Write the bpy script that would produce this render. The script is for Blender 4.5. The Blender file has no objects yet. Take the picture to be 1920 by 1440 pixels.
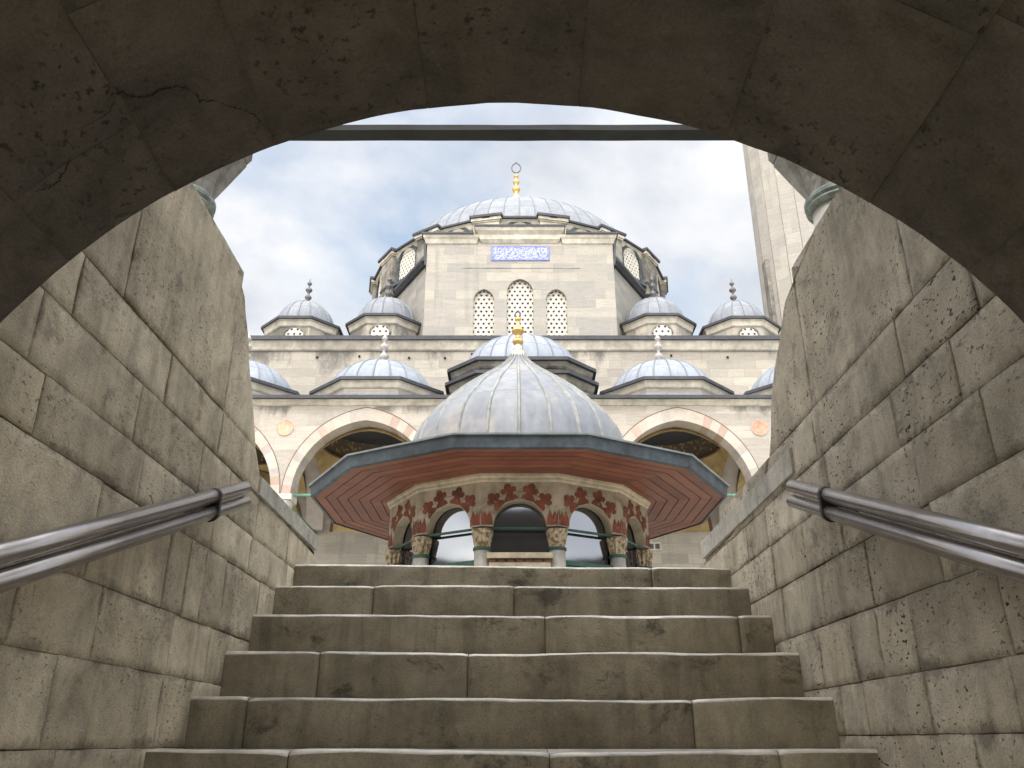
import bpy, bmesh, math, random
from mathutils import Vector, Matrix, noise
random.seed(7)
PI = math.pi
sc = bpy.context.scene
C = sc.collection
FL = 0.87          # courtyard level, the camera's eye is the origin
# ------------------------------------------------------------------ objects
def finish(bm, uv=True):
    bmesh.ops.recalc_face_normals(bm, faces=bm.faces) if not getattr(bm, 'keep', 0) else None
def build(name, bm, mat, parent=None, uv=True, smooth=False, recalc=True):
    if recalc: bmesh.ops.recalc_face_normals(bm, faces=bm.faces)
    if uv:
        L = bm.loops.layers.uv.get('UVMap')
        if L is None:
            L = bm.loops.layers.uv.new('UVMap')
            for f in bm.faces:
                n = f.normal
                if abs(n.z) > .8:
                    for l in f.loops: l[L].uv = (l.vert.co.x, l.vert.co.y)
                else:
                    t = Vector((-n.y, n.x, 0)).normalized()
                    for l in f.loops: l[L].uv = (l.vert.co.dot(t) + 3.3*round(n.x, 1), l.vert.co.z)
    if smooth:
        for f in bm.faces: f.smooth = True
    me = bpy.data.meshes.new(name)
    bm.to_mesh(me); bm.free()
    me.materials.append(mat)
    o = bpy.data.objects.new(name, me)
    C.objects.link(o)
    if parent is not None: o.parent = parent
    return o
def tag(o, label, cat, group=None):
    o['label'] = label; o['category'] = cat
    if group: o['group'] = group
    return o
def thing(name, label, cat, loc=(0, 0, 0), group=None):
    o = bpy.data.objects.new(name, None); C.objects.link(o); o.location = loc
    o.empty_display_size = .3
    return tag(o, label, cat, group)
def part(name, bm, mat, root, **k):
    """a part modelled in world coordinates under a thing at its own base"""
    o = build(name, bm, mat, None, **k)
    o.parent = root
    w = Vector((0, 0, 0)); r = root
    while r is not None:
        w += r.location; r = r.parent
    o.location = -w
    return o
def structure(name, bm, mat, **k):
    o = build(name, bm, mat, **k); o['kind'] = 'structure'; return o
def BM(): return bmesh.new()
def box(bm, x0, x1, y0, y1, z0, z1, M=None):
    vs = [bm.verts.new((x, y, z)) for x in (x0, x1) for y in (y0, y1) for z in (z0, z1)]
    if M is not None:
        for v in vs: v.co = M @ v.co
    for q in ((0, 1, 3, 2), (4, 6, 7, 5), (0, 4, 5, 1), (2, 3, 7, 6), (0, 2, 6, 4), (1, 5, 7, 3)):
        bm.faces.new([vs[i] for i in q])
def tube(bm, p, q, r, n=12, cap=True):
    p = Vector(p); q = Vector(q); d = (q-p).normalized()
    a = d.orthogonal().normalized(); b = d.cross(a)
    R = []
    for c in (p, q):
        R.append([bm.verts.new(c + a*math.cos(t)*r + b*math.sin(t)*r) for t in [2*PI*i/n for i in range(n)]])
    for i in range(n):
        f = bm.faces.new((R[0][i], R[0][(i+1) % n], R[1][(i+1) % n], R[1][i])); f.smooth = True
    if cap:
        bm.faces.new(R[0][::-1]); bm.faces.new(R[1])
def lathe(bm, prof, cx, cy, n=24, smooth=True, cap=True, ph=0, uvs=None):
    rings = []
    for r, z in prof:
        if r < 1e-4: rings.append([bm.verts.new((cx, cy, z))])
        else: rings.append([bm.verts.new((cx+r*math.cos(ph+2*PI*i/n), cy+r*math.sin(ph+2*PI*i/n), z)) for i in range(n)])
    L = bm.loops.layers.uv.verify() if uvs else None
    acc = [0]
    for k in range(1, len(prof)): acc.append(acc[-1]+math.hypot(prof[k][0]-prof[k-1][0], prof[k][1]-prof[k-1][1]))
    for k in range(len(rings)-1):
        A, B = rings[k], rings[k+1]
        for i in range(n):
            j = (i+1) % n
            if len(A) == 1 and len(B) == 1: continue
            if len(B) == 1: vs = [A[i], A[j], B[0]]; uu = [(i, k), (i+1, k), (i+.5, k+1)]
            elif len(A) == 1: vs = [A[0], B[j], B[i]]; uu = [(i+.5, k), (i+1, k+1), (i, k+1)]
            else: vs = [A[i], A[j], B[j], B[i]]; uu = [(i, k), (i+1, k), (i+1, k+1), (i, k+1)]
            f = bm.faces.new(vs); f.smooth = smooth
            if L:
                for l, (a, b) in zip(f.loops, uu): l[L].uv = (a/n*uvs, acc[b])
    if cap:
        if len(rings[0]) > 1: bm.faces.new(rings[0][::-1])
        if len(rings[-1]) > 1: bm.faces.new(rings[-1])
def loft(bm, rings, cap0=True, cap1=True):
    R = [[bm.verts.new(p) for p in r] for r in rings]
    n = len(R[0])
    for k in range(len(R)-1):
        for i in range(n):
            j = (i+1) % n
            bm.faces.new((R[k][i], R[k][j], R[k+1][j], R[k+1][i]))
    if cap0: bm.faces.new(R[0][::-1])
    if cap1: bm.faces.new(R[-1])
def ngon(cx, cy, ap, n, z, rot=0):
    """polygon with apothem ap, a flat side facing -Y when rot=0"""
    R = ap/math.cos(PI/n)
    return [(cx+R*math.cos(-PI/2+rot+PI/n+2*PI*i/n), cy+R*math.sin(-PI/2+rot+PI/n+2*PI*i/n), z) for i in range(n)]
def oct_(cx, cy, ap, hf, z):
    """chamfered square: apothem ap, half front side hf"""
    return [(cx+x, cy+y, z) for x, y in ((-hf, -ap), (hf, -ap), (ap, -hf), (ap, hf), (hf, ap), (-hf, ap), (-ap, hf), (-ap, -hf))]
def arc(w, h, n=14):
    """pointed arch from (-w,0) over (0,h) to (w,0)"""
    R = (w*w+h*h)/(2*w); cx = w-R
    a1 = math.atan2(h, -cx)
    right = [(cx+R*math.cos(a1*i/n), R*math.sin(a1*i/n)) for i in range(n+1)]
    return [(-x, z) for x, z in right] + right[::-1][1:]
def arched_wall(bm, x0, x1, z0, z1, y0, y1, ops, M=None, n=14, ends=True):
    """wall slab with arched openings (xc, w, h, zs, zb)"""
    M = M or Matrix()
    def V(x, y, z): return bm.verts.new(M @ Vector((x, y, z)))
    def quad(a, b, c, d): bm.faces.new([V(*p) for p in (a, b, c, d)])
    ops = sorted(ops); xs = x0
    for y in (y0, y1):
        xs = x0
        for xc, w, h, zs, zb in ops:
            if xc-w > xs: quad((xs, y, z0), (xc-w, y, z0), (xc-w, y, z1), (xs, y, z1))
            pts = arc(w, h, n)
            for (a, b), (c, d) in zip(pts, pts[1:]):
                quad((xc+a, y, zs+b), (xc+c, y, zs+d), (xc+c, y, z1), (xc+a, y, z1))
            if zb > z0: quad((xc-w, y, z0), (xc+w, y, z0), (xc+w, y, zb), (xc-w, y, zb))
            xs = xc+w
        if x1 > xs: quad((xs, y, z0), (x1, y, z0), (x1, y, z1), (xs, y, z1))
    for xc, w, h, zs, zb in ops:
        pts = [(a, zs+b) for a, b in arc(w, h, n)]
        if zb < zs: pts = [(-w, zb)]+pts+[(w, zb)]
        for (a, b), (c, d) in zip(pts, pts[1:]):
            quad((xc+a, y0, b), (xc+c, y0, d), (xc+c, y1, d), (xc+a, y1, b))
        if zb > z0: quad((xc-w, y0, zb), (xc+w, y0, zb), (xc+w, y1, zb), (xc-w, y1, zb))
    quad((x0, y0, z1), (x1, y0, z1), (x1, y1, z1), (x0, y1, z1))
    xs = x0
    for xc, w, h, zs, zb in ops:
        if zb <= z0:
            quad((xs, y0, z0), (xc-w, y0, z0), (xc-w, y1, z0), (xs, y1, z0)); xs = xc+w
    quad((xs, y0, z0), (x1, y0, z0), (x1, y1, z0), (xs, y1, z0))
    if ends:
        for x in (x0, x1): quad((x, y0, z0), (x, y1, z0), (x, y1, z1), (x, y0, z1))
    bmesh.ops.remove_doubles(bm, verts=bm.verts, dist=1e-5)
def arch_ring(bm, xc, w, h, zs, band, y0, y1, n=9, M=None, bh=None):
    """separate voussoirs round a pointed arch"""
    M = M or Matrix()
    k = 4
    pin = arc(w, h, n*k); pout = arc(w+band, h+(bh or band*1.05), n*k)
    for i in range(0, len(pin)-1, k):
        e = .012
        seg = list(range(i, i+k+1))
        ring = []
        P = [pin[j] for j in seg]; Q = [pout[j] for j in seg]
        fr = [bm.verts.new(M @ Vector((xc+a, y0, zs+b))) for a, b in P]
        fo = [bm.verts.new(M @ Vector((xc+a, y0, zs+b))) for a, b in Q]
        br = [bm.verts.new(M @ Vector((xc+a, y1, zs+b))) for a, b in P]
        bo = [bm.verts.new(M @ Vector((xc+a, y1, zs+b))) for a, b in Q]
        for j in range(k):
            bm.faces.new((fr[j], fr[j+1], fo[j+1], fo[j]))
            bm.faces.new((br[j], bo[j], bo[j+1], br[j+1]))
            bm.faces.new((fr[j], br[j], br[j+1], fr[j+1]))
            bm.faces.new((fo[j], fo[j+1], bo[j+1], bo[j]))
        bm.faces.new((fr[0], fo[0], bo[0], br[0])); bm.faces.new((fr[k], br[k], bo[k], fo[k]))
def poly_plate(bm, pts, y0, y1, M=None):
    """extruded outline given as (x,z) pairs"""
    M = M or Matrix()
    a = [bm.verts.new(M @ Vector((x, y0, z))) for x, z in pts]
    b = [bm.verts.new(M @ Vector((x, y1, z))) for x, z in pts]
    bm.faces.new(a); bm.faces.new(b[::-1])
    for i in range(len(pts)):
        j = (i+1) % len(pts); bm.faces.new((a[j], a[i], b[i], b[j]))
def hexgrille(bm, xc, w, h, zs, zb, y, a, hole=.62, dep=.05, M=None):
    """pierced plaster screen: hexagonal cells with a round-ish hole each"""
    M = M or Matrix()
    Rr = a/math.sqrt(3); row = 0; z = zb+Rr*.5
    top = zs+h
    Ra = (w*w+h*h)/(2*w)
    def inside(x, z):
        if abs(x) > w+a*.3: return False
        if z < zs: return True
        cx = w-Ra
        return math.hypot(abs(x)-cx, z-zs) < Ra+a*.12
    while z < top+Rr:
        x = -(int(w/a)+1)*a + (a/2 if row % 2 else 0)
        while x < w+a:
            if inside(x*.97, z-.0) :
                def P(r, k, yy):
                    t = PI/2+k*PI/3
                    px = max(-w, min(w, x+r*math.cos(t)))
                    return bm.verts.new(M @ Vector((xc+px, yy, max(zb, z+r*math.sin(t)))))
                o = [P(Rr, k, y) for k in range(6)]; i_ = [P(Rr*hole, k, y) for k in range(6)]; b = [P(Rr*hole, k, y+dep) for k in range(6)]
                for k in range(6):
                    j = (k+1) % 6
                    bm.faces.new((o[k], o[j], i_[j], i_[k])); bm.faces.new((i_[k], i_[j], b[j], b[k]))
            x += a
        z += a*.866; row += 1
# ------------------------------------------------------------------ materials
class N:
    def __init__(s, name):
        s.m = bpy.data.materials.new(name); s.m.use_nodes = True
        s.t = s.m.node_tree; s.n = s.t.nodes; s.l = s.t.links
        s.b = s.n['Principled BSDF']
        s.pos = s.n.new('ShaderNodeNewGeometry').outputs['Position']
        s.geo = s.n['Geometry']
    def set(s, sock, v):
        if isinstance(v, bpy.types.NodeSocket): s.l.new(v, sock)
        elif v is not None:
            if isinstance(v, (tuple, list)) and len(v) == 3 and sock.type == 'RGBA': v = (*v, 1)
            sock.default_value = v
    def vec(s, src=None, scale=(1, 1, 1), loc=(0, 0, 0)):
        m = s.n.new('ShaderNodeMapping'); s.l.new(src or s.pos, m.inputs[0])
        m.inputs['Scale'].default_value = scale; m.inputs['Location'].default_value = loc
        return m.outputs[0]
    def uv(s): return s.n.new('ShaderNodeUVMap').outputs[0]
    def noise(s, scale, detail=4, rough=.55, v=None, dist=0):
        t = s.n.new('ShaderNodeTexNoise'); t.inputs['Scale'].default_value = scale
        t.inputs['Detail'].default_value = detail; t.inputs['Roughness'].default_value = rough
        t.inputs['Distortion'].default_value = dist
        s.l.new(v or s.pos, t.inputs['Vector']); return t.outputs['Fac']
    def voro(s, scale, v=None, out='Distance', rnd=1):
        t = s.n.new('ShaderNodeTexVoronoi'); t.inputs['Scale'].default_value = scale
        t.inputs['Randomness'].default_value = rnd
        s.l.new(v or s.pos, t.inputs['Vector']); return t.outputs[out]
    def ramp(s, fac, *st):
        r = s.n.new('ShaderNodeValToRGB'); s.l.new(fac, r.inputs[0])
        e = r.color_ramp.elements
        while len(e) < len(st): e.new(.5)
        for el, (p, c) in zip(e, st):
            el.position = p; el.color = (c, c, c, 1) if not isinstance(c, tuple) else (*c, 1)
        return r.outputs[0]
    def mix(s, f, a, b, mode='MIX'):
        m = s.n.new('ShaderNodeMix'); m.data_type = 'RGBA'; m.blend_type = mode
        s.set(m.inputs[0], f); s.set(m.inputs[6], a); s.set(m.inputs[7], b); return m.outputs[2]
    def math(s, op, a, b=None, c=None):
        m = s.n.new('ShaderNodeMath'); m.operation = op
        s.set(m.inputs[0], a); s.set(m.inputs[1], b)
        if c is not None: s.set(m.inputs[2], c)
        return m.outputs[0]
    def sep(s, v):
        m = s.n.new('ShaderNodeSeparateXYZ'); s.l.new(v, m.inputs[0]); return m.outputs
    def island(s): return s.geo.outputs['Random Per Island']
    def bump(s, h, strength=.3, dist=.01, prev=None):
        b = s.n.new('ShaderNodeBump'); b.inputs['Strength'].default_value = strength
        b.inputs['Distance'].default_value = dist; s.l.new(h, b.inputs['Height'])
        if prev: s.l.new(prev, b.inputs['Normal'])
        return b.outputs[0]
    def out(s, col=None, rough=.8, metal=0, nrm=None, spec=.3):
        s.set(s.b.inputs['Base Color'], col); s.set(s.b.inputs['Roughness'], rough)
        s.set(s.b.inputs['Metallic'], metal); s.b.inputs['Specular IOR Level'].default_value = spec
        if nrm: s.l.new(nrm, s.b.inputs['Normal'])
        return s.m
def near_stone(name, c1, c2, c3, pit=1.0, stain=1.0, off=0, grain=(1, 1, 1), wet=.75, grime=0):
    m = N(name); isl = m.island()
    col = m.ramp(isl, (0, c1), (.45, c2), (.75, c3), (1, c1))
    p = m.vec(loc=(off, off*.7, off*1.3))
    shift = m.n.new('ShaderNodeVectorMath'); shift.operation = 'ADD'
    cb = m.n.new('ShaderNodeCombineXYZ')
    for i in range(3): m.l.new(m.math('MULTIPLY', isl, 37.0+11*i), cb.inputs[i])
    m.l.new(p, shift.inputs[0]); m.l.new(cb.outputs[0], shift.inputs[1]); q = shift.outputs[0]
    big = m.noise(1.7, 6, .65, p, .6)
    col = m.mix(m.ramp(big, (.40, .0), (.62, .62*stain)), col, (.17, .145, .095))
    mid = m.noise(5.5, 7, .7, q, .4)
    col = m.mix(1.0, col, m.ramp(mid, (.3, .60), (.5, .95), (.68, 1.2)), 'MULTIPLY')
    # vertical run-off streaks
    st = m.noise(1.0, 5, .6, m.vec(p, (9, 9, 1.1)), .5)
    col = m.mix(m.ramp(st, (.50, 0), (.66, .5*stain)), col, (.075, .068, .045))
    # soot and lichen blotches
    bl = m.noise(3.4, 9, .78, m.vec(q, (1, 1, 1.3)), .3)
    col = m.mix(m.ramp(bl, (.56, 0), (.64, .8*stain)), col, (.035, .034, .024))
    if grime:   # dirt gathered along the joints
        e = m.sep(m.uv())
        ed = m.math('MINIMUM', e[1], m.math('MULTIPLY', e[0], 1.9))
        gn = m.noise(6.5, 8, .75, p, .4)
        gv = m.math('SUBTRACT', gn, m.math('MULTIPLY', ed, 4.2))
        col = m.mix(m.ramp(gv, (.43, 0), (.57, grime)), col, (.085, .073, .05))
        tone = m.noise(.9, 3, .5, q)
        col = m.mix(m.ramp(tone, (.5, 0), (.6, .3 if grime > .5 else 0)), col, (.50, .425, .32))
    # travertine pits
    pm = m.ramp(m.noise(2.6, 3, .5, q), (.46, 0), (.6, 1))
    pn = m.noise(42, 3, .6, m.vec(q, (1, 1, 2.0)))
    pits = m.math('MULTIPLY', m.ramp(pn, (.60, 0), (.67, 1)), m.math('MULTIPLY_ADD', pm, .85, .15))
    pn2 = m.noise(13, 5, .7, m.vec(q, (1, 1, 2.4)))
    pits2 = m.math('MULTIPLY', m.ramp(pn2, (.66, 0), (.71, 1)), pm)
    allp = m.math('MULTIPLY', m.math('MAXIMUM', pits, pits2), pit)
    col = m.mix(m.math('MULTIPLY', allp, .8), col, (.03, .027, .02))
    g = m.noise(160, 3, .6, m.vec(p, grain))
    col = m.mix(1.0, col, m.ramp(g, (.3, .80), (.7, 1.14)), 'MULTIPLY')
    n1 = m.bump(m.noise(14, 8, .7, q), .38, .007)
    n2 = m.bump(m.math('SUBTRACT', g, m.math('MULTIPLY', allp, 2.5)), .55, .004, n1)
    return m.out(col, m.ramp(mid, (.3, wet+.1), (.7, wet-.1)), 0, n2, .25)
def facade_stone(name, c1, c2, c3, bw=.95, bh=.36, stain=.5, joint=.72, pos_off=0, soot=None):
    m = N(name); uv = m.uv()
    b = m.n.new('ShaderNodeTexBrick'); m.l.new(m.vec(uv, (1, 1, 1), (pos_off, pos_off, 0)), b.inputs['Vector'])
    b.inputs['Scale'].default_value = 1; b.inputs['Brick Width'].default_value = bw; b.inputs['Row Height'].default_value = bh
    b.inputs['Mortar Size'].default_value = .008; b.inputs['Mortar Smooth'].default_value = .3
    b.inputs['Color1'].default_value = (0, 0, 0, 1); b.inputs['Color2'].default_value = (1, 1, 1, 1); b.inputs['Mortar'].default_value = (.5, .5, .5, 1)
    b.offset_frequency = 2; b.offset = .43; b.squash = .7; b.squash_frequency = 3
    col = m.ramp(b.outputs['Color'], (0, c1), (.35, c2), (.7, c3), (1, c2))
    ns = m.noise(.55, 6, .62, None, .4)
    col = m.mix(m.ramp(ns, (.42, 0), (.72, stain)), col, (.33, .31, .29))
    st = m.noise(1.0, 5, .65, m.vec(None, (1.9, 1.9, .16)), .6)
    col = m.mix(m.ramp(st, (.56, 0), (.72, stain*.8)), col, (.2, .19, .17))
    vein = m.noise(1.0, 6, .7, m.vec(uv, (1.1, 9, 1)), 1.2)
    col = m.mix(1.0, col, m.ramp(vein, (.3, .86), (.6, 1.04)), 'MULTIPLY')
    col = m.mix(1.0, col, m.ramp(m.noise(14, 5, .7), (.3, .88), (.7, 1.06)), 'MULTIPLY')
    if soot:     # black run-off stains below the cornice, where spouts drip
        zz = m.sep(m.pos)[2]
        g_ = m.n.new('ShaderNodeMapRange'); m.l.new(zz, g_.inputs[0]); g_.inputs[1].default_value = soot[0]; g_.inputs[2].default_value = soot[1]
        sp_ = m.noise(1.0, 2, .5, m.vec(None, (.55, .3, .05), soot[2]))
        fine = m.noise(3.2, 7, .7, m.vec(None, (1.6, 1, .6)))
        v_ = m.math('ADD', m.math('ADD', sp_, m.math('MULTIPLY', g_.outputs[0], .22)), m.math('MULTIPLY_ADD', fine, .3, -.15))
        col = m.mix(m.ramp(v_, (.70, 0), (.80, .85)), col, (.13, .125, .11))
    col = m.mix(m.math('MULTIPLY', b.outputs['Fac'], 1-joint), col, (.16, .15, .13))
    nr = m.bump(m.math('SUBTRACT', m.noise(16, 6, .6), m.math('MULTIPLY', b.outputs['Fac'], .6)), .35, .02)
    return m.out(col, .82, 0, nr, .25)
def lead(name, c, c2, panel=(1, .9), line=.5, rough=.5, stain=None):
    m = N(name); uv = m.uv()
    b = m.n.new('ShaderNodeTexBrick'); m.l.new(m.vec(uv, (1, 1, 1)), b.inputs['Vector'])
    b.inputs['Scale'].default_value = 1; b.inputs['Brick Width'].default_value = panel[0]; b.inputs['Row Height'].default_value = panel[1]
    b.inputs['Mortar Size'].default_value = .02; b.inputs['Mortar Smooth'].default_value = .6
    b.offset = 0; b.inputs['Color1'].default_value = (0, 0, 0, 1); b.inputs['Color2'].default_value = (1, 1, 1, 1)
    b.inputs['Mortar'].default_value = (.5, .5, .5, 1)
    col = m.mix(b.outputs['Color'], c, c2)
    col = m.mix(1.0, col, m.ramp(m.noise(2.2, 7, .7, None, .5), (.3, .82), (.7, 1.12)), 'MULTIPLY')
    col = m.mix(1.0, col, m.ramp(m.noise(1, 5, .65, m.vec(None, (7, 7, .7)), .5), (.35, .88), (.65, 1.08)), 'MULTIPLY')
    if stain:
        col = m.mix(m.ramp(m.noise(1.6, 4, .6, m.vec(None, (1, 1, .8), (3.1, 1, 0))), (.54, 0), (.68, .55)), col, stain)
    col = m.mix(m.math('MULTIPLY', b.outputs['Fac'], line), col, (.07, .08, .1))
    return m.out(col, m.ramp(m.noise(6, 5), (.3, rough-.1), (.7, rough+.12)), 0, m.bump(m.noise(5, 5), .25, .02), .5)
def plain(name, c, rough=.6, metal=0, var=.15, scale=12, bump=.2, spec=.4):
    m = N(name)
    col = m.mix(1.0, c, m.ramp(m.noise(scale, 6, .65), (.3, 1-var), (.7, 1+var)), 'MULTIPLY')
    col = m.mix(1.0, col, m.ramp(m.noise(scale*.15, 4, .6), (.3, 1-var), (.7, 1+var*.7)), 'MULTIPLY')
    return m.out(col, rough, metal, m.bump(m.noise(scale*3, 5), bump, .004), spec)
WALL = near_stone('passage limestone', (.67, .58, .43), (.54, .47, .35), (.76, .67, .51), .7, .5, grime=.5)
WALL2 = near_stone('passage limestone grey', (.63, .56, .435), (.50, .45, .35), (.70, .63, .50), 1.5, .58, 8.3, grime=.6)
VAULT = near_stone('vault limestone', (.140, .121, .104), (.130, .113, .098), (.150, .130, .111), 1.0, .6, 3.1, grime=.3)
STEP = near_stone('step limestone', (.335, .295, .215), (.28, .247, .18), (.37, .33, .24), .3, .9, 5.5, wet=.5)
NOSE = plain('worn step edge with sky glint', (.54, .51, .44), .26, 0, .35, 9, .1, .5)  # worn smooth; its pale colour also paints the sky's glint on the nosings
COPE = near_stone('coping limestone', (.56, .54, .48), (.52, .50, .44), (.60, .57, .50), .3, .4, 1.5)
def mortar_mat():
    m = N('patchy joint mortar')
    col = m.ramp(m.noise(7, 5, .7), (.42, (.03, .027, .02)), (.58, (.26, .235, .18)))
    return m.out(col, .95)
MORTAR = mortar_mat()
FAC = facade_stone('facade limestone', (.47, .43, .35), (.35, .32, .27), (.52, .475, .39), soot=(12.2, 14.2, (0, 0, 0)))
FACG = facade_stone('upper facade limestone', (.45, .415, .34), (.33, .315, .285), (.49, .45, .37), 1.25, .42, .6, .8, 2.3)
FACP = facade_stone('portico limestone', (.50, .455, .38), (.41, .37, .315), (.53, .485, .41), 1.1, .4, .3, .86, 4.1, soot=(9.0, 9.8, (5, 0, 0)))
GREY = facade_stone('weathered limestone', (.36, .34, .295), (.27, .26, .235), (.40, .375, .32), .8, .34, .9, .8, 7.7)
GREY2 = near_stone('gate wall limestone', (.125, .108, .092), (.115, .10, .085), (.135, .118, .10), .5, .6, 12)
MIN = facade_stone('minaret limestone', (.41, .38, .325), (.36, .34, .295), (.44, .41, .35), .7, .55, .45, .75, 1.1)
CORN = plain('cornice stone', (.56, .52, .43), .8, 0, .3, 3)
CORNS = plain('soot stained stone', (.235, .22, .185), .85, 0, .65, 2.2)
LEAD = lead('dome lead', (.245, .275, .315), (.30, .33, .375), (1, .8), .6, .62)
LEADF = lead('fountain dome lead', (.195, .208, .225), (.25, .262, .272), (1, 1.15), .4, .62, (.40, .32, .25))
LEADG = lead('grey dome lead', (.20, .215, .235), (.25, .265, .285), (1, .8), .6, .62)
RIB = plain('lead seam', (.20, .22, .245), .55)
RIBF = plain('fountain lead seam', (.27, .275, .255), .6, 0, .3, 5)
EAVE = plain('dark lead edging', (.05, .053, .062), .55, 0, .3, 4)
FASC = plain('lead fascia', (.055, .07, .08), .55, 0, .5, 5)
FASCL = plain('lead fascia lip', (.34, .38, .40), .5, 0, .25, 5)
GOLD = plain('gilded copper', (.66, .44, .16), .32, .85, .15, 9)
GOLDP = plain('pale gilding', (.80, .74, .50), .5, .2, .15, 9)
BRZ = plain('dark bronze', (.16, .15, .15), .5, .4)
MARB = plain('column marble', (.56, .54, .48), .5, 0, .3, 5)
MARBD = plain('shade-toned capital marble', (.19, .18, .155), .65, 0, .5, 7)  # marble darkened to carry the portico's shade on the capitals
GREEN = plain('green painted iron', (.045, .11, .085), .5, .1, .3, 20)
GREENP = plain('pale green iron', (.16, .33, .25), .5, .1, .3, 8)
VERD = plain('verdigris collar', (.25, .29, .255), .6, .1, .5, 16)
STEEL = plain('brushed steel tube', (.47, .44, .435), .24, .92, .12, 14, .05)
IRONB = plain('black iron clamp', (.03, .027, .025), .5, .5)
PLAST = plain('white plaster screen', (.60, .565, .49), .8, 0, .12, 6)
def capf_mat():
    m = N('carved stalactite capital'); col = m.ramp(m.noise(16, 4, .6), (.42, (.20, .13, .07)), (.52, (.46, .39, .27)), (.7, (.55, .49, .37)))
    return m.out(col, .75, 0, m.bump(m.noise(30, 3), .6, .02))
CAPF = capf_mat()
DARK = plain('dark window recess', (.075, .07, .07), .5)
OCHRE = plain('ochre painted plaster', (.40, .30, .14), .85, 0, .3, 3)
BROWN = plain('brown painted line', (.14, .075, .045), .8)
BEAMM = plain('dark tie beam timber', (.018, .021, .018), .7, 0, .4, 6)
ORANGE = plain('orange marble roundel', (.60, .37, .25), .7, 0, .3, 5)
PINK = plain('pink voussoir', (.50, .36, .30), .8)
def mot_mat():
    m = N('red painted carving')
    col = m.ramp(m.noise(2.6, 5, .7), (.36, (.085, .04, .028)), (.5, (.19, .065, .04)), (.66, (.30, .10, .065)))
    col = m.mix(m.ramp(m.noise(14, 6, .75), (.56, 0), (.70, .7)), col, (.40, .32, .22))
    return m.out(col, .85)
MOT = mot_mat()
def body_mat():
    m = N('fountain marble')
    col = m.ramp(m.noise(2.1, 7, .7, None, .6), (.34, (.25, .21, .15)), (.48, (.42, .365, .27)), (.62, (.52, .455, .35)))
    col = m.mix(m.ramp(m.noise(1, 6, .7, m.vec(None, (6, 6, 1.2)), .6), (.52, 0), (.7, .6)), col, (.22, .18, .12))
    return m.out(col, .75, 0, m.bump(m.noise(20, 6), .3, .01))
BODY = body_mat()
BODYL = plain('pale carved marble', (.56, .49, .355), .7, 0, .3, 6)
BLACKB = plain('crack and hole black', (.02, .02, .02), .9)  # flat black for the vault cracks and spout holes
def vous_mat():
    m = N('striped voussoirs'); isl = m.island()
    col = m.ramp(isl, (0, (.50, .45, .37)), (.40, (.58, .53, .46)), (.42, (.44, .33, .265)), (.60, (.50, .39, .32)), (.62, (.44, .40, .36)), (1, (.56, .50, .42)))
    col = m.mix(1.0, col, m.ramp(m.noise(4, 6, .7), (.3, .82), (.7, 1.05)), 'MULTIPLY')
    return m.out(col, .8, 0, m.bump(m.noise(20, 5), .3, .01))
VOUS = vous_mat()
def wood_mat():
    m = N('red brown plank'); isl = m.island()
    col = m.ramp(isl, (0, (.17, .062, .042)), (.5, (.225, .083, .052)), (1, (.255, .10, .06)))
    col = m.mix(1.0, col, m.ramp(m.noise(1.8, 6, .7, None, 1), (.3, .72), (.7, 1.2)), 'MULTIPLY')
    col = m.mix(1.0, col, m.ramp(m.noise(30, 4, .6, m.vec(None, (1, 1, .2)), 2), (.3, .85), (.7, 1.1)), 'MULTIPLY')
    return m.out(col, .55, 0, m.bump(m.noise(40, 4), .2, .004), .35)
WOOD = wood_mat()
def glass_mat():
    m = N('mirror glazing'); return m.out((.23, .235, .25), .06, .9, m.bump(m.noise(.8, 2), .06, .05))
GLASS = glass_mat()
def tile_mat():
    m = N('cobalt tile'); v = m.vec(None, (1, 1, 1))
    t = m.noise(9, 4, .6, v, 2.0)
    col = m.ramp(t, (.42, (.10, .13, .52)), (.5, (.22, .26, .66)), (.56, (.42, .45, .76)))
    return m.out(col, .35, 0, None, .5)
TILE = tile_mat()
TILEW = plain('white glaze', (.56, .57, .76), .35)
TILEB = plain('dark cobalt glaze', (.20, .23, .55), .35)
def dome_paint():
    m = N('painted dome interior'); u = m.sep(m.uv())
    wav = m.math('ABSOLUTE', m.math('SINE', m.math('MULTIPLY', u[0], PI*14)))
    lim = m.math('MULTIPLY_ADD', wav, .28, .75)
    f = m.math('GREATER_THAN', u[1], lim)
    pat = m.ramp(m.voro(7, m.vec(None, (1, 1, 1))), (.25, (.34, .25, .12)), (.45, (.13, .105, .075)))
    col = m.mix(f, pat, (.40, .30, .13))
    return m.out(col, .85)
DPAINT = dome_paint()
def pave_mat():
    m = N('courtyard paving')
    b = m.n.new('ShaderNodeTexBrick'); m.l.new(m.vec(None, (1, 1, 1)), b.inputs['Vector'])
    b.inputs['Scale'].default_value = 1; b.inputs['Brick Width'].default_value = 1.1; b.inputs['Row Height'].default_value = .6
    b.inputs['Mortar Size'].default_value = .01
    b.inputs['Color1'].default_value = (.36, .34, .29, 1); b.inputs['Color2'].default_value = (.44, .41, .35, 1); b.inputs['Mortar'].default_value = (.12, .12, .1, 1)
    col = m.mix(1.0, b.outputs['Color'], m.ramp(m.noise(1.4, 7, .7), (.3, .75), (.7, 1.1)), 'MULTIPLY')
    return m.out(col, .7, 0, m.bump(m.noise(12, 6), .3, .01))
PAVE = pave_mat()
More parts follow.
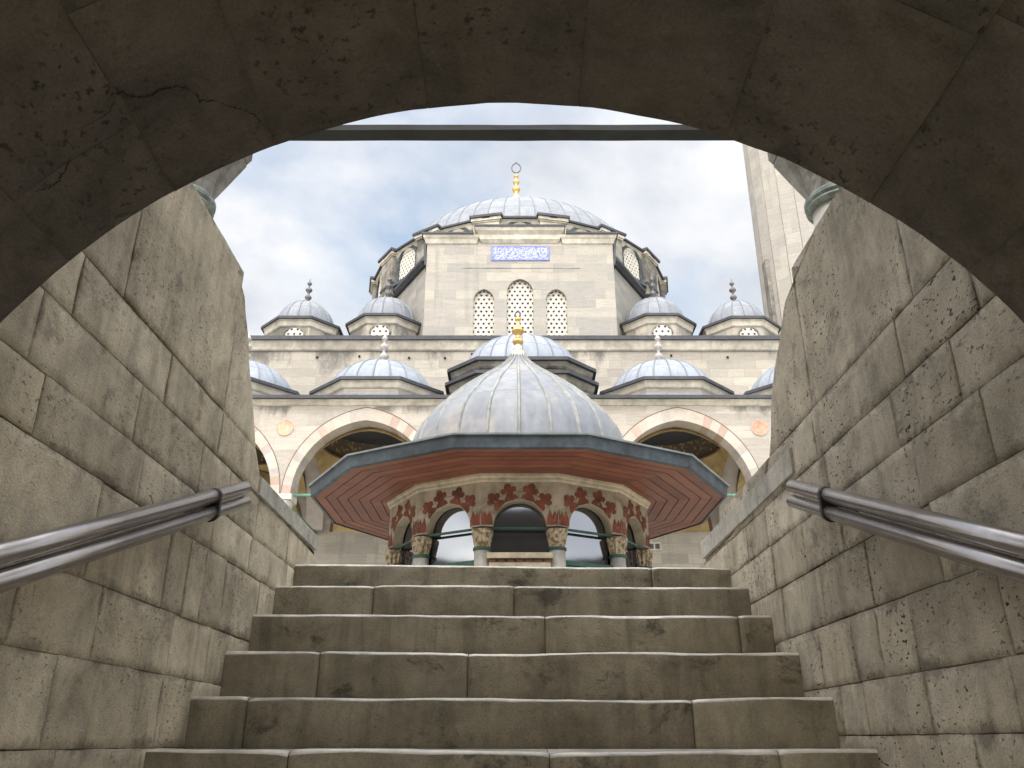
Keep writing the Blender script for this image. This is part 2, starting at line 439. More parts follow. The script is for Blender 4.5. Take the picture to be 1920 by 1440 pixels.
# ------------------------------------------------------------------ block work close to the camera
def nz(x, y, z=0, s=1.0): return noise.noise(Vector((x*s+.37, y*s+1.7, z*s+5.1)))
def block(bm, P, s0, s1, t0, t1, gap=.003, dep=.014, res=.045, rough=.0025, jit=.004, S1=None, ch=.0022):
    """one dressed stone whose face follows P(s,t,d); d is depth into the wall"""
    tilt = random.uniform(-.0012, .0012); g0, g1, g2, g3 = [gap*random.uniform(.4, 1.9) for _ in range(4)]
    sd = random.random()*50
    nu = max(2, int((s1-s0)/res)); nv = max(2, int((t1-t0)/res))
    us = [(0, dep), (0, ch)] + [(i/nu, 0) for i in range(nu+1)] + [(1, ch), (1, dep)]
    vs = [(0, dep), (0, ch)] + [(i/nv, 0) for i in range(nv+1)] + [(1, ch), (1, dep)]
    G = []; E = {}; L = bm.loops.layers.uv.get('UVMap') or bm.loops.layers.uv.new('UVMap')
    for jv, (v, dv) in enumerate(vs):
        row = []
        for ju, (u, du) in enumerate(us):
            t = t0+g2+(t1-t0-g2-g3)*v
            e1 = s1 if S1 is None else min(s1, S1(t))
            s = s0+g0+(e1-s0-g0-g1)*u
            # perturb the outline, fading towards the middle of the stone
            ku = 1-min(1, 2.5*min(u, 1-u)); kv = 1-min(1, 2.5*min(v, 1-v))
            inn_u = ch*1.2*((ju == 2)-(ju == len(us)-3)); inn_v = ch*1.2*((jv == 2)-(jv == len(vs)-3))
            s += jit*nz(t, sd, 0, 9)*ku + inn_u
            t += jit*nz(s, sd, 3, 7)*kv + inn_v
            d = max(du, dv)
            if d < .005:
                d += tilt + rough*nz(s, t, sd, 8)*1.6 + rough*.8*nz(s, t, sd, 23)
                cr = max(0, nz(s, t, sd, 6.1)-.12)*max(ku, kv)**14*.006   # worn arrises
                d += cr
            vv = bm.verts.new(P(s, t, d)); row.append(vv)
            E[vv] = (min(u, 1-u)*(e1-s0), min(v, 1-v)*(t1-t0))
        G.append(row)
    for j in range(len(vs)-1):
        for i in range(len(us)-1):
            f = bm.faces.new((G[j][i], G[j][i+1], G[j+1][i+1], G[j+1][i])); f.smooth = True
            for l in f.loops: l[L].uv = E[l.vert]
W = 1.18
LOFF = 0.0
# how far each wall runs at height z (worn, rounded end above the coping)
ENDL = [(-9, 4.60), (.86, 4.60), (.87, 5.02), (1.045, 5.02), (1.05, 3.80), (1.15, 3.74), (1.22, 3.66), (1.38, 3.545), (1.55, 3.42), (1.66, 3.35), (1.75, 3.26), (1.80, 3.24), (1.84, 3.13), (1.87, 2.98), (1.9, 2.74)]
ENDR = [(-9, 4.60), (.86, 4.60), (.87, 5.15), (1.025, 5.15), (1.03, 3.74), (1.15, 3.70), (1.31, 3.56), (1.42, 3.52), (1.53, 3.42), (1.62, 3.32), (1.68, 3.24), (1.755, 3.16), (1.765, 3.06), (1.79, 2.93), (1.835, 2.70)]
def lut(T):
    def g(z):
        for (a, b), (c, d) in zip(T, T[1:]):
            if z <= c: return b+(d-b)*(max(z, a)-a)/(c-a)
        return T[-1][1]
    return g
CL = [(-2.1, [1, 2, 3]), (-1.6, [.8, 1.9, 2.8]), (-1.1, [1.3, 2.1, 3.1]), (-.75, [1, 1.8, 2.4, 3.1]), (-.5, [1.2, 2.0, 2.6]), (-.25, [1.1, 1.7, 2.35, 2.9]),
      (-.02, [1.2, 1.75, 2.27, 2.98]), (.207, [1.5, 2.02, 2.44, 2.99, 3.38]), (.41, [1.3, 2.32, 2.86, 3.05, 3.22, 3.46, 3.95]),
      (.69, [1.4, 1.93, 2.55, 3.24, 3.74, 4.39]), (.855, [1.25, 1.84, 2.45, 3.02, 3.36]), (1.05, [1.35, 1.98, 2.62, 3.17]), (1.24, [1.4, 2.22, 3.17]), (1.90, [])]
CR = [(-2.1, [1, 2, 3]), (-1.6, [.8, 1.9, 2.8]), (-1.1, [1.3, 2.1, 3.1]), (-.75, [1, 1.8, 2.4, 3.1]), (-.5, [1.2, 2.0, 2.6]), (-.25, [1.2, 1.9, 2.31, 2.8]),
      (.017, [1.3, 2.08, 2.52, 2.97, 3.2]), (.185, [1.3, 2.05, 2.53, 2.78, 3.0, 3.33]), (.40, [1.4, 2.3, 2.77, 3.22, 3.71]),
      (.62, [1.3, 1.94, 2.33, 2.94, 3.35, 3.77]), (.82, [1.5, 2.02, 2.40, 3.0, 3.27]), (1.0, [1.3, 1.86, 2.29, 3.06]), (1.2, [1.5, 2.15, 3.03]), (1.838, [])]
def wall_object(side, courses, END, mat, name, label):
    root = thing(name, label, 'wall', (side*W, 1.5, FL))
    end = lut(END)
    def P(s, t, d): return Vector((side*(W+d), s, t))
    bm = BM()
    for (z0, js), (z1, _) in zip(courses, courses[1:]):
        lim = max(end(z0+.01), end(z1-.01))
        ys = [-1.3, -.6, 0.3]+[j for j in js if j < lim-.1]
        if lim > 3.8: 
            y = ys[-1]+random.uniform(.4, .6)
            while y < lim-.3: ys.append(y); y += random.uniform(.35, .6)
        ys.append(lim)
        for a, b in zip(ys, ys[1:]):
            last = b == lim
            big = z1-z0 > .4
            block(bm, P, a, b, z0, z1, gap=random.choice((.0002, .0005, .0012, .0030)), S1=end if last else None, res=.05 if b < 1.4 else .03, rough=.0013, jit=.0022)
    part('stone_facing', bm, mat, root)
    # solid core behind the facing
    bm = BM()
    zs = [-2.2]+[t[0] for t in END[1:]]
    out = [(end(z)-.025, z) for z in zs] 
    pts = [(-1.45, -2.2)] + out + [(-1.45, END[-1][0])]
    pts = [(a, min(b, END[-1][0]-.012)) for a, b in pts]
    a = [bm.verts.new((side*(W+.0085), y, z)) for y, z in pts]; b = [bm.verts.new((side*(W+.42), y, z)) for y, z in pts]
    bm.faces.new(a); bm.faces.new(b[::-1])
    for i in range(len(pts)):
        j = (i+1) % len(pts); bm.faces.new((a[i], a[j], b[j], b[i]))
    part('wall_core', bm, MORTAR, root)
    # coping slabs over the low end
    bm = BM()
    y0 = 3.72 if side < 0 else 3.325
    y1 = 4.98 if side < 0 else 5.12
    js = [y0, y0+.75, y1] if side > 0 else [y0+.02, y0+.62, y1]
    for u, v in zip(js, js[1:]):
        def Q(s, t, d, side=side): return Vector((side*(W-.012+d), s, t))
        z0 = 1.03 if side > 0 else 1.05
        n = 14
        rows = []
        for i in range(n+1):
            y = u+.002+(v-u-.004)*i/n
            h = .004*nz(y, side, 0, 5)
            zb = z0+h*.5; zt = 1.142+h
            sec = [(W-.012, zb), (W-.014, zt-.014), (W-.004, zt-.003), (W+.012, zt), (W+.44, zt), (W+.44, zb)]
            rows.append([bm.verts.new((side*x, y, z)) for x, z in sec])
        for i in range(n):
            for k in range(6):
                bm.faces.new((rows[i][k], rows[i][(k+1) % 6], rows[i+1][(k+1) % 6], rows[i+1][k]))
        bm.faces.new(rows[0]); bm.faces.new(rows[-1][::-1])
    part('coping', bm, COPE, root)
    return root
wall_object(-1, CL, ENDL, WALL, 'stairwell_wall', 'pale patched limestone wall on the left of the stairs, its top end worn into a curve')
wall_object(1, CR, ENDR, WALL2, 'stairwell_wall', 'greyer pitted limestone wall on the right of the stairs with dark joints between long blocks')
# barrel vault over the camera and the building above it
vr = thing('entrance_archway', 'dark round stone arch and vault framing the view from inside the passage', 'archway', (0, 1.0, FL))
CZ = .11
def PV(s, t, d):   # s along Y, t angle in radians from the crown
    return Vector(((W+d)*math.sin(t), s, CZ+(W+d)*math.cos(t)))
bm = BM()
angs = [-90, -76, -62, -48.9, -36.6, -25.5, -9, 7, 23, 39, 51, 63, 77, 90]
for a, b in zip(angs, angs[1:]):
    js = {-36.6: [.98], -48.9: [.85, 1.235], 7: [1.02], 39: [.95]}.get(a, [random.uniform(.75, 1.0)])
    ys = [-1.45, -.5, .3]+js+[1.44]
    for u, v in zip(ys, ys[1:]):
        A, B = math.radians(a), math.radians(b)
        def PB(s, t, d): return PV(s, t/W, d)
        block(bm, PB, u, v, A*W, B*W, gap=.0003, res=.03, rough=.0012, jit=.0012, ch=.0008)
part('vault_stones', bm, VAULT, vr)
bm = BM()
def semi(w, n=36): return [(-w*math.cos(PI*i/n), w*math.sin(PI*i/n)) for i in range(n+1)]
_arc = arc
arc = lambda w, h, n=14: semi(w) if abs(w-h) < 1e-6 else _arc(w, h, n)
arched_wall(bm, -12, 12, -2.2, 6.4, -1.5, 1.438, [(0, W+.0028, W+.0028, CZ, -2.2)])
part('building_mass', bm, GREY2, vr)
# long crack across the soffit
bm = BM()
import math as _m
_f = 1560.0; _th = _m.atan(670/_f); _c, _s = _m.cos(_th), _m.sin(_th)
def vault_at(u, v):
    a = (u-960)/_f; b = (720-v)/_f; X, Y, Z = a, _c-b*_s, _s+b*_c
    A = X*X+Z*Z; B = -2*CZ*Z; D = CZ*CZ-W*W
    t = (-B+_m.sqrt(B*B-4*A*D))/2/A
    return t*Y, _m.atan2(t*X, t*Z-CZ)
def crack(pts, wd):
    P = [vault_at(*p) for p in pts]; fine = []
    for (a, b), (c, d) in zip(P, P[1:]):
        for k in range(6):
            q = k/6; fine.append((a+(c-a)*q+.006*nz(a+q, b, 1, 31), b+(d-b)*q+.006*nz(b+q, c, 2, 37)))
    fine.append(P[-1])
    prev = None
    for i, (s, t) in enumerate(fine):
        w = wd*(.35+.9*abs(nz(i*.37, wd*90, 4, 1.3)))*min(1, i/4, (len(fine)-1-i)/4+.15)
        cur = [bm.verts.new(PV(s-w, t, -.0035)), bm.verts.new(PV(s+w, t+w*.7, -.0035))]
        if prev: bm.faces.new((prev[0], prev[1], cur[1], cur[0]))
        prev = cur
crack([(205, 178), (225, 170), (245, 180), (272, 181), (300, 165), (328, 160), (356, 168), (374, 186), (400, 186), (425, 196), (450, 202), (482, 220), (500, 240), (513, 256)], .0042)
crack([(55, 360), (85, 352), (105, 340), (118, 318), (130, 292)], .003)
crack([(150, 235), (175, 225), (205, 208), (215, 180)], .0016)
part('crack', bm, BLACKB, vr)
# ------------------------------------------------------------------ stairs
st = thing('stone_staircase', 'wide worn stone staircase climbing between the two walls', 'staircase', (0, 3.2, -.1))
SY = [4.537, 4.211, 3.894, 3.577, 3.263, 2.932]; SZ = [.8715, .7138, .5308, .3341, .1438, -.027]
while len(SY) < 14: SY.append(SY[-1]-.32); SZ.append(SZ[-1]-.165)
JX = [[.755], [-.687, .008], [.149, 1.027], [-.789, -.18], [-.97, .66], [-.72, .12, .86]]
waves = [lambda x: -.0105*x+.002, lambda x: -.004*x+.003*math.cos(3*x)-.004*math.exp(-((x-.1)/.25)**2),
         lambda x: -.003*x-.003*math.exp(-((x+.1)/.3)**2), lambda x: -.002*x-.010*math.exp(-((x+.05)/.45)**2)-.007*math.exp(-((x-.85)/.2)**2)+.007,
         lambda x: -.013*math.exp(-((x-.45)/.4)**2)-.006*math.exp(-((x+.5)/.35)**2)+.009, lambda x: -.008*math.exp(-((x-.2)/.6)**2)+.004]
for k, (y, z) in enumerate(zip(SY, SZ)):
    bm = BM()
    js = [-W-.02]+(JX[k] if k < 6 else [random.uniform(-.6, -.2), random.uniform(.2, .7)])+[W+.02]
    zb = (SZ[k+1] if k+1 < len(SZ) else z-.17)-.03
    wv = waves[k] if k < 6 else (lambda x: 0)
    back = y+.40 if k else y+.33
    for a, b in zip(js, js[1:]):
        dz = random.uniform(-.0025, .0025); dy = random.uniform(-.004, .004)
        n = max(6, int((b-a)/.025)); rows = []
        r = .016
        for i in range(n+1):
            x = a+.0015+(b-a-.003)*i/n
            e = min(i, n-i)/n*(b-a)
            ws = wv(x)+dz+.0035*nz(x, k, 0, 2.6)+.0016*nz(x, k, 3, 11)
            if 0 < abs(x) < W-.1 and min(abs(x-j) for j in js) < .03: ws -= .004*(1-min(abs(x-j) for j in js)/.03)
            zt = z+ws
            rr = r*(1+.6*nz(x, k, 7, 4))
            sec = [(y+.012, zb), (y+dy+.002+.0015*nz(x, k, 9, 6), zb+.02)]
            for q in range(6): sec.append((y+dy+.003*nz(x, q*.17, k, 7), zb+.02+(zt-rr-zb-.02)*(q+1)/6))
            for q in range(1, 6):
                t = PI/2*q/5; sec.append((y+dy+rr-rr*math.cos(t), zt-rr+rr*math.sin(t)))
            sec += [(y+.1, zt+.001), (y+.22, z+.002), (back, z+.002), (back, zb)]
            rows.append([bm.verts.new((x, yy, zz)) for yy, zz in sec])
        m_ = len(rows[0])
        for i in range(n):
            for q in range(m_):
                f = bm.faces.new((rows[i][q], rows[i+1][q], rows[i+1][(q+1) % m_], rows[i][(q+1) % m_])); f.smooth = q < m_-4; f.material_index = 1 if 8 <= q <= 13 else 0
        bm.faces.new(rows[0]); bm.faces.new(rows[-1][::-1])
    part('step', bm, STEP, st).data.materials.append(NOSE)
bm = BM(); box(bm, -W-.02, W+.02, -4.0, SY[-1]+.05, -2.2, SZ[-1]-.16)
structure('passage_floor', bm, PAVE)
# ------------------------------------------------------------------ handrails
def rail(side, label):
    r = thing('handrail', label, 'handrail', (side*(W-.08), 2.4, .4), 'handrails on the stairwell walls')
    x = side*(W-.085)
    y1 = 3.30 if side < 0 else 3.14
    z1 = .955 if side < 0 else .915
    sl = .386
    for dz, nm in ((0, 'upper_tube'), (-.061, 'lower_tube')):
        bm = BM(); rad = .0262
        e1 = y1 + (.0 if dz == 0 else .02)
        p = (x, e1, z1+dz+(e1-y1)*sl); q = (x, .6, z1+dz-(y1-.6)*sl)
        tube(bm, p, q, rad, 20)
        part(nm, bm, STEEL, r)
    for d in (.33, 1.62):
        y = y1-d; z = z1-d*sl-.033
        bm = BM()
        dv = Vector((0, 1, sl)).normalized()
        n = 20; rings = []
        for off in (-.011, .011):
            ring = []
            for i in range(n):
                t = 2*PI*i/n
                a = .029*math.cos(t); b = .030*math.sin(t)+(.033 if math.sin(t) > 0 else -.033)
                c = Vector((x+a, y, z+b))+dv*off
                ring.append(c)
            rings.append(ring)
        loft(bm, rings)
        tube(bm, (x+side*.025, y, z-.01), (side*(W+.01), y-.01, z-.03), .009, 10)
        tube(bm, (side*(W-.008), y-.01, z-.03), (side*(W+.004), y-.01, z-.03), .03, 14)
        part('clamp', bm, IRONB, r)
rail(-1, 'double tube steel handrail clamped to the left stairwell wall')
rail(1, 'double tube steel handrail clamped to the right stairwell wall')
# ------------------------------------------------------------------ ground
bm = BM()
def sheet(bm, x0, x1, y0, y1, z):
    bm.faces.new([bm.verts.new(p) for p in ((x0, y0, z), (x1, y0, z), (x1, y1, z), (x0, y1, z))])
for q in ((-40, -W-.4, -3.9, 70), (W+.4, 40, -3.9, 70), (-W-.4, W+.4, SY[0]+.33, 70)): sheet(bm, *q, FL)
structure('courtyard_floor', bm, PAVE)
bm = BM(); sheet(bm, -900, 900, -900, 900, -2.24); structure('street_ground', bm, PAVE)
bm = BM(); box(bm, -40, -12, -4.1, -3.9, -2.24, FL+.8); box(bm, 12, 40, -4.1, -3.9, -2.24, FL+.8)
tag(build('retaining_wall', bm, GREY), 'stone retaining wall holding up the courtyard towards the street', 'wall')
# ------------------------------------------------------------------ entrance portico
PY = 5.3
for side, lab in ((-1, 'marble column with carved capital rising above the left stairwell wall'), (1, 'marble column with green collar and carved capital, in front of the minaret')):
    x = side*2.45 + (0.06 if side > 0 else -.09)
    r = thing('portico_column', lab, 'column', (x, PY, FL), 'columns of the entrance portico')
    bm = BM(); lathe(bm, [(.30, FL), (.30, FL+.12), (.25, FL+.2), (.235, FL+.3), (.212, 3.71)], x, PY, 28); part('shaft', bm, MARB, r)
    bm = BM(); lathe(bm, [(.212, 3.71), (.244, 3.715), (.256, 3.735), (.246, 3.755), (.262, 3.775), (.262, 3.805), (.245, 3.825), (.20, 3.83)], x, PY, 40, smooth=False); part('collar', bm, VERD, r)
    # capital: folded triangular facets from round neck to square abacus
    bm = BM()
    n = 32; h = .335
    def sq(t, R):   # square of half width R
        c, s = math.cos(t), math.sin(t); m = max(abs(c), abs(s)); return (R*c/m, R*s/m)
    rings = []
    for k, (kk, z) in enumerate(((0, 3.835), (.16, 3.95), (.42, 4.08), (.75, 4.25), (1, 4.38), (1.0, 4.41))):
        ring = []
        for i in range(n):
            t = 2*PI*i/n
            cx_, cy_ = .222*math.cos(t), .222*math.sin(t); sx, sy = sq(t, h)
            fold = 1 - (.42 if (i % 4 == 2) else .12 if i % 2 else 0)*math.sin(PI*kk)
            ring.append((x+(cx_+(sx-cx_)*kk)*fold, PY+(cy_+(sy-cy_)*kk)*fold, z))
        rings.append(ring)
    loft(bm, rings)
    cap = part('capital', bm, MARBD, r)
    bm = BM(); loft(bm, [oct_(x, PY, h+.01, h, 4.41), oct_(x, PY, h+.03, h+.02, 4.46), oct_(x, PY, h+.03, h+.02, 4.58)]); part('abacus', bm, MARBD, r)
bm = BM()
n = 40; rows = []
for i in range(n+1):
    xx = -2.45+4.9*i/n; w = .006*nz(xx, 1, 0, 1.2); w2 = .005*nz(xx, 5, 0, 2.0)
    rows.append([bm.verts.new(p) for p in ((xx, 5.44, 4.602+w), (xx, 5.575, 4.602+w2), (xx, 5.575, 4.655+w), (xx, 5.44, 4.655+w2))])
for i in range(n):
    for k in range(4): bm.faces.new((rows[i][k], rows[i][(k+1) % 4], rows[i+1][(k+1) % 4], rows[i+1][k]))
bm.faces.new(rows[0]); bm.faces.new(rows[-1][::-1])
tag(part('tie_beam', bm, BEAMM, bpy.data.objects[0]) if False else build('tie_beam', bm, BEAMM), 'dark tie beam spanning the sky between the two portico columns', 'beam')
pr = thing('entrance_portico', 'stone arcade and roof carried by the columns above the stair head', 'portico', (0, PY, 4.66))
bm = BM()
arched_wall(bm, -12.3, 12.3, 4.6, 7.6, 5.0, 5.6, [(x*4.9, 2.08, 2.35, 4.66, 4.6) for x in (-2, -1, 0, 1, 2)])
part('arcade_wall', bm, GREY, pr)
bm = BM(); box(bm, -12.4, 12.4, 4.95, 5.75, 7.602, 7.7); part('lead_coping', bm, LEADG, pr)
# courtyard side wings (seen only as reflections in the fountain glazing)
for side, lab in ((-1, 'low stone classroom wing along the left side of the courtyard'), (1, 'low stone classroom wing along the right side of the courtyard')):
    r = thing('courtyard_wing', lab, 'building', (side*17, 14, FL))
    bm = BM(); box(bm, side*15.5, side*21, 3, 27, FL, 5.6); part('wall', bm, GREY, r)
    bm = BM(); box(bm, side*15.2, side*21.2, 2.8, 27.2, 5.602, 5.8); part('roof', bm, EAVE, r)
# ------------------------------------------------------------------ domes and finials
def dome_bm(cx, cy, prof, nrib, uvs=None, ph=0, n=None):
    bm = BM(); lathe(bm, prof, cx, cy, n or nrib*4, cap=False, ph=ph, uvs=uvs or nrib); return bm
def ribs_bm(cx, cy, prof, nrib, w=.05, h=.045, ph=0):
    bm = BM()
    for i in range(nrib):
        t = ph+2*PI*i/nrib; c, s = math.cos(t), math.sin(t); tx, ty = -s, c
        prev = None
        for k, (r, z) in enumerate(prof):
            a = prof[max(0, k-1)]; b = prof[min(len(prof)-1, k+1)]
            dr, dz = b[0]-a[0], b[1]-a[1]; L = math.hypot(dr, dz) or 1; nr, nzz = dz/L, -dr/L
            ww = min(w, r*.9/nrib+.005)
            def P(o, hh): return bm.verts.new((cx+(r+nr*hh)*c+tx*o, cy+(r+nr*hh)*s+ty*o, z+nzz*hh))
            cur = [P(-ww, -.01), P(-ww*.4, h), P(ww*.4, h), P(ww, -.01)]
            if prev:
                for q in range(3): bm.faces.new((prev[q], prev[q+1], cur[q+1], cur[q]))
            prev = cur
    return bm
def hemi(R, z0, H, n=12, rmin=.0, p=1.0):
    return [(R*math.cos(PI/2*i/n)**p if i < n else rmin, z0+H*math.sin(PI/2*i/n)) for i in range(n+1)]
def finial(name, x, y, z, s, mats, parent, kind=0):
    b = BM()
    if kind == 0:   # gilded alem with a crescent-like loop
        prof = [(.22, 0), (.18, .12), (.13, .3), (.12, .42), (.20, .52), (.235, .62), (.20, .72), (.11, .82), (.09, .98), (.17, 1.06), (.19, 1.14), (.15, 1.22), (.07, 1.3), (.06, 1.42), (.12, 1.48), (.14, 1.54), (.10, 1.6), (.05, 1.66), (.03, 1.8), (0, 1.82)]
    elif kind == 1:
        prof = [(.16, 0), (.08, .12), (.05, .2), (.12, .28), (.16, .36), (.12, .44), (.05, .5), (.05, .6), (.13, .68), (.16, .75), (.12, .82), (.04, .88), (.04, .98), (.09, 1.03), (.11, 1.09), (.07, 1.15), (.03, 1.2), (.02, 1.32), (0, 1.34)]
    else:
        prof = [(.17, -.05), (.145, .02), (.10, .15), (.055, .24), (.05, .27), (.10, .30), (.12, .345), (.10, .385), (.05, .42), (.05, .5), (.085, .53), (.13, .565), (.135, .605), (.10, .64), (.055, .70), (.045, .77), (.04, .82), (.065, .85), (.07, .89), (.04, .92), (0, .935)]
    lathe(b, [(r*s, z+h*s) for r, h in prof], x, y, 18)
    o = part(name, b, mats[0], parent)
    if kind != 1 and len(mats) > 1:
        b = BM(); zc = z+(1.82+.30 if kind == 0 else .99)*s; R = (.26 if kind == 0 else .055)*s; pts = []
        for i in range(24):
            t = 2*PI*i/24
            pts.append((R*math.sin(t)*(1 if kind == 0 else 1), -R*1.25*math.cos(t) + (R*.45 if abs(i-12) < 1 else 0)))
        for (a, c), (d, e) in zip(pts, pts[1:]+pts[:1]): tube(b, (x+a, y, zc+c), (x+d, y, zc+e), .035*s if kind == 0 else .02*s, 6)
        q = part('crescent', b, mats[1], parent)
        q.parent = o; q.location = (0, 0, 0)
    return o
# ------------------------------------------------------------------ MOSQUE
MX = .33
mq = thing('mosque', 'pale domed limestone mosque filling the far side of the courtyard behind the fountain', 'mosque', (MX, 29.5, FL))
# main prayer hall block
bm = BM(); box(bm, -11.3+MX, 11.3+MX, 29.5, 44, FL, 14.30); part('hall_wall', bm, FAC, mq)
bm = BM(); x0, x1 = -11.3+MX, 11.3+MX
loft(bm, [[(x0, 29.46, 14.06), (x1, 29.46, 14.06), (x1, 44, 14.06), (x0, 44, 14.06)], [(x0, 29.40, 14.10), (x1, 29.40, 14.10), (x1, 44, 14.10), (x0, 44, 14.10)], [(x0, 29.30, 14.36), (x1, 29.30, 14.36), (x1, 44, 14.36), (x0, 44, 14.36)], [(x0, 29.26, 14.43), (x1, 29.26, 14.43), (x1, 44, 14.43), (x0, 44, 14.43)]])
part('cornice', bm, CORN, mq)
bm = BM(); box(bm, x0-.1, x1+.1, 29.17, 44.1, 14.432, 14.60)
part('lead_roof_edge', bm, EAVE, mq)
# weep holes under the cornice
for px in (-7.95, -6.3, -5.2, -4.35, -2.95, 5.9, 8.1, -1.9, -1.2):
    bm = BM(); tube(bm, (MX+px, 29.497, 13.85+.08*math.sin(px*9)), (MX+px, 29.44, 13.84+.08*math.sin(px*9)), .045, 10); part('spout_hole', bm, BLACKB, mq)
# upper hexagonal stage
HY = 37.25
bm = BM(); hexr = [ngon(MX, HY, 6.88, 6, z) for z in (14.6, 18.55)]; loft(bm, hexr); part('hexagonal_stage', bm, GREY, mq)
bm = BM(); loft(bm, [ngon(MX, HY, 7.0, 6, 18.45), ngon(MX, HY, 7.15, 6, 18.58), ngon(MX, HY, 7.15, 6, 18.72), ngon(MX, HY, 6.9, 6, 19.1)]); part('stage_roof', bm, EAVE, mq)
# flanking half-dome shoulders of the stage
# front screen wall with three windows
fy = 29.86
bm = BM()
ops = [(MX-1.48, .42, .50, 16.57, 14.75), (MX, .54, .62, 16.93, 14.75), (MX+1.48, .42, .50, 16.57, 14.75)]
arched_wall(bm, MX-3.9, MX+3.9, 14.6, 19.55, fy, fy+1.0, ops)
part('front_wall', bm, FACG, mq)
for xc, w, h, zs, zb in ops:
    wn = BM(); poly_plate(wn, [(xc+a, zs+b) for a, b in _arc(w+.0, h)]+[(xc+w, zb), (xc-w, zb)][::1], fy+.42, fy+.5)
    wo = part('window', wn, DARK, mq)
    g = BM(); hexgrille(g, xc, w, h, zs, zb, fy+.16, .215, .47, .12)
    go = part('pierced_screen', g, PLAST, mq); go.parent = wo; go.location = (0, 0, 0)
# its moulded cornice, raised in the middle
bm = BM()
def strip(bm, x0, x1, y, zs_):
    loft(bm, [[(x0-o, y-o, z), (x1+o, y-o, z), (x1+o, y+.9, z), (x0-o, y+.9, z)] for o, z in zs_])
strip(bm, MX-3.9, MX-1.86, fy, [(.0, 19.2), (.05, 19.24), (.10, 19.42), (.16, 19.5), (.18, 19.6)])
strip(bm, MX+1.86, MX+3.9, fy, [(.0, 19.2), (.05, 19.24), (.10, 19.42), (.16, 19.5), (.18, 19.6)])
strip(bm, MX-1.55, MX+1.55, fy, [(.02, 19.26), (.14, 19.40), (.17, 19.60), (.30, 19.74), (.34, 19.88)])
part('front_cornice', bm, CORN, mq)
bm = BM()
box(bm, MX-4.13, MX-1.93, fy-.24, fy+1, 19.602, 19.69); box(bm, MX+1.93, MX+4.13, fy-.24, fy+1, 19.602, 19.69); box(bm, MX-1.92, MX+1.92, fy-.38, fy+1, 19.882, 19.97)
for sx in (-1, 1): # lead flashing down the shoulder of the screen wall
    poly_plate(bm, [(MX+sx*3.95, 19.6), (MX+sx*4.08, 19.6), (MX+sx*3.97, 18.2), (MX+sx*3.91, 18.2)], fy-.03, fy+.8)
part('front_lead_edge', bm, EAVE, mq)
bm = BM(); box(bm, MX-2.4, MX+2.5, fy-.012, fy+.02, 18.05, 18.075); part('string_line', bm, CORNS, mq)
# blue calligraphy tile band
tb = thing('x', 'x', 'x'); bpy.data.objects.remove(tb)
bm = BM(); tx0, tx1, tz0, tz1 = MX-1.2, MX+1.24, 18.42, 19.12
box(bm, tx0, tx1, fy-.03, fy+.01, tz0, tz1); tile = part('calligraphy_tile_panel', bm, TILE, mq)
bm = BM()
for a, b, c, d in ((tx0, tx1, tz0, tz0+.05), (tx0, tx1, tz1-.05, tz1), (tx0, tx0+.05, tz0+.052, tz1-.052), (tx1-.05, tx1, tz0+.052, tz1-.052)): box(bm, a, b, fy-.036, fy-.031, c, d)
q = part('tile_border', bm, TILEB, mq); q.parent = tile; q.location = (0, 0, 0)
def stroke(bm, pts, w):
    """calligraphic stroke, panel coordinates 0..100 x 0..28"""
    P = [Vector((tx0+(tx1-tx0)*a/100, 0, tz0+(tz1-tz0)*b/28)) for a, b in pts]
    # catmull-rom
    Q = [P[0]]+P+[P[-1]]; F = []
    for i in range(1, len(Q)-2):
        for k in range(6):
            t = k/6; p0, p1, p2, p3 = Q[i-1:i+3]
            F.append(.5*((2*p1)+(p2-p0)*t+(2*p0-5*p1+4*p2-p3)*t*t+(3*p1-p0-3*p2+p3)*t**3))
    F.append(P[-1]); prev = None
    for i, p in enumerate(F):
        d = (F[min(i+1, len(F)-1)]-F[max(0, i-1)]).normalized(); nn = Vector((-d.z, 0, d.x))
        ww = w*(.45+.55*abs(math.sin(math.atan2(d.z, d.x)+.9)))*min(1, (i+1)/3, (len(F)-i)/3)
        cur = [bm.verts.new((q_.x, fy-.0345, q_.z)) for q_ in (p-nn*ww, p+nn*ww)]
        if prev: bm.faces.new((prev[0], prev[1], cur[1], cur[0]))
        prev = cur
bm = BM(); Wd = .021
for S in ([(20, 25), (20.5, 14), (20, 4)], [(12, 22), (16, 24), (18, 19), (15, 16), (12, 18)], [(16, 16), (17, 9), (12, 4), (5, 6)], [(5, 12), (8, 18), (7, 23)],
          [(26, 24), (26, 8), (30, 5), (36, 6)], [(30, 16), (34, 20), (37, 15), (33, 11)], [(36, 6), (44, 9), (52, 20)], [(38, 24), (44, 16), (50, 6), (58, 4), (64, 10)], [(47, 24), (52, 12), (60, 8)],
          [(56, 25), (60, 17), (68, 22)], [(62, 6), (66, 15), (72, 24)], [(66, 4), (74, 8), (80, 5)], [(74, 24), (76, 14), (72, 10)], [(80, 25), (82, 14), (88, 8), (94, 10)],
          [(86, 22), (90, 24), (92, 19), (88, 16), (85, 19)], [(95, 24), (95, 12)], [(40, 20), (43, 22), (45, 19)], [(60, 22), (63, 24)], [(8, 8), (11, 10)], [(70, 14), (78, 18), (84, 12)], [(28, 12), (34, 8)], [(88, 12), (92, 5)]):
    stroke(bm, S, Wd)
q = part('white_calligraphy', bm, TILEW, mq, recalc=False); q.parent = tile; q.location = (0, 0, 0)
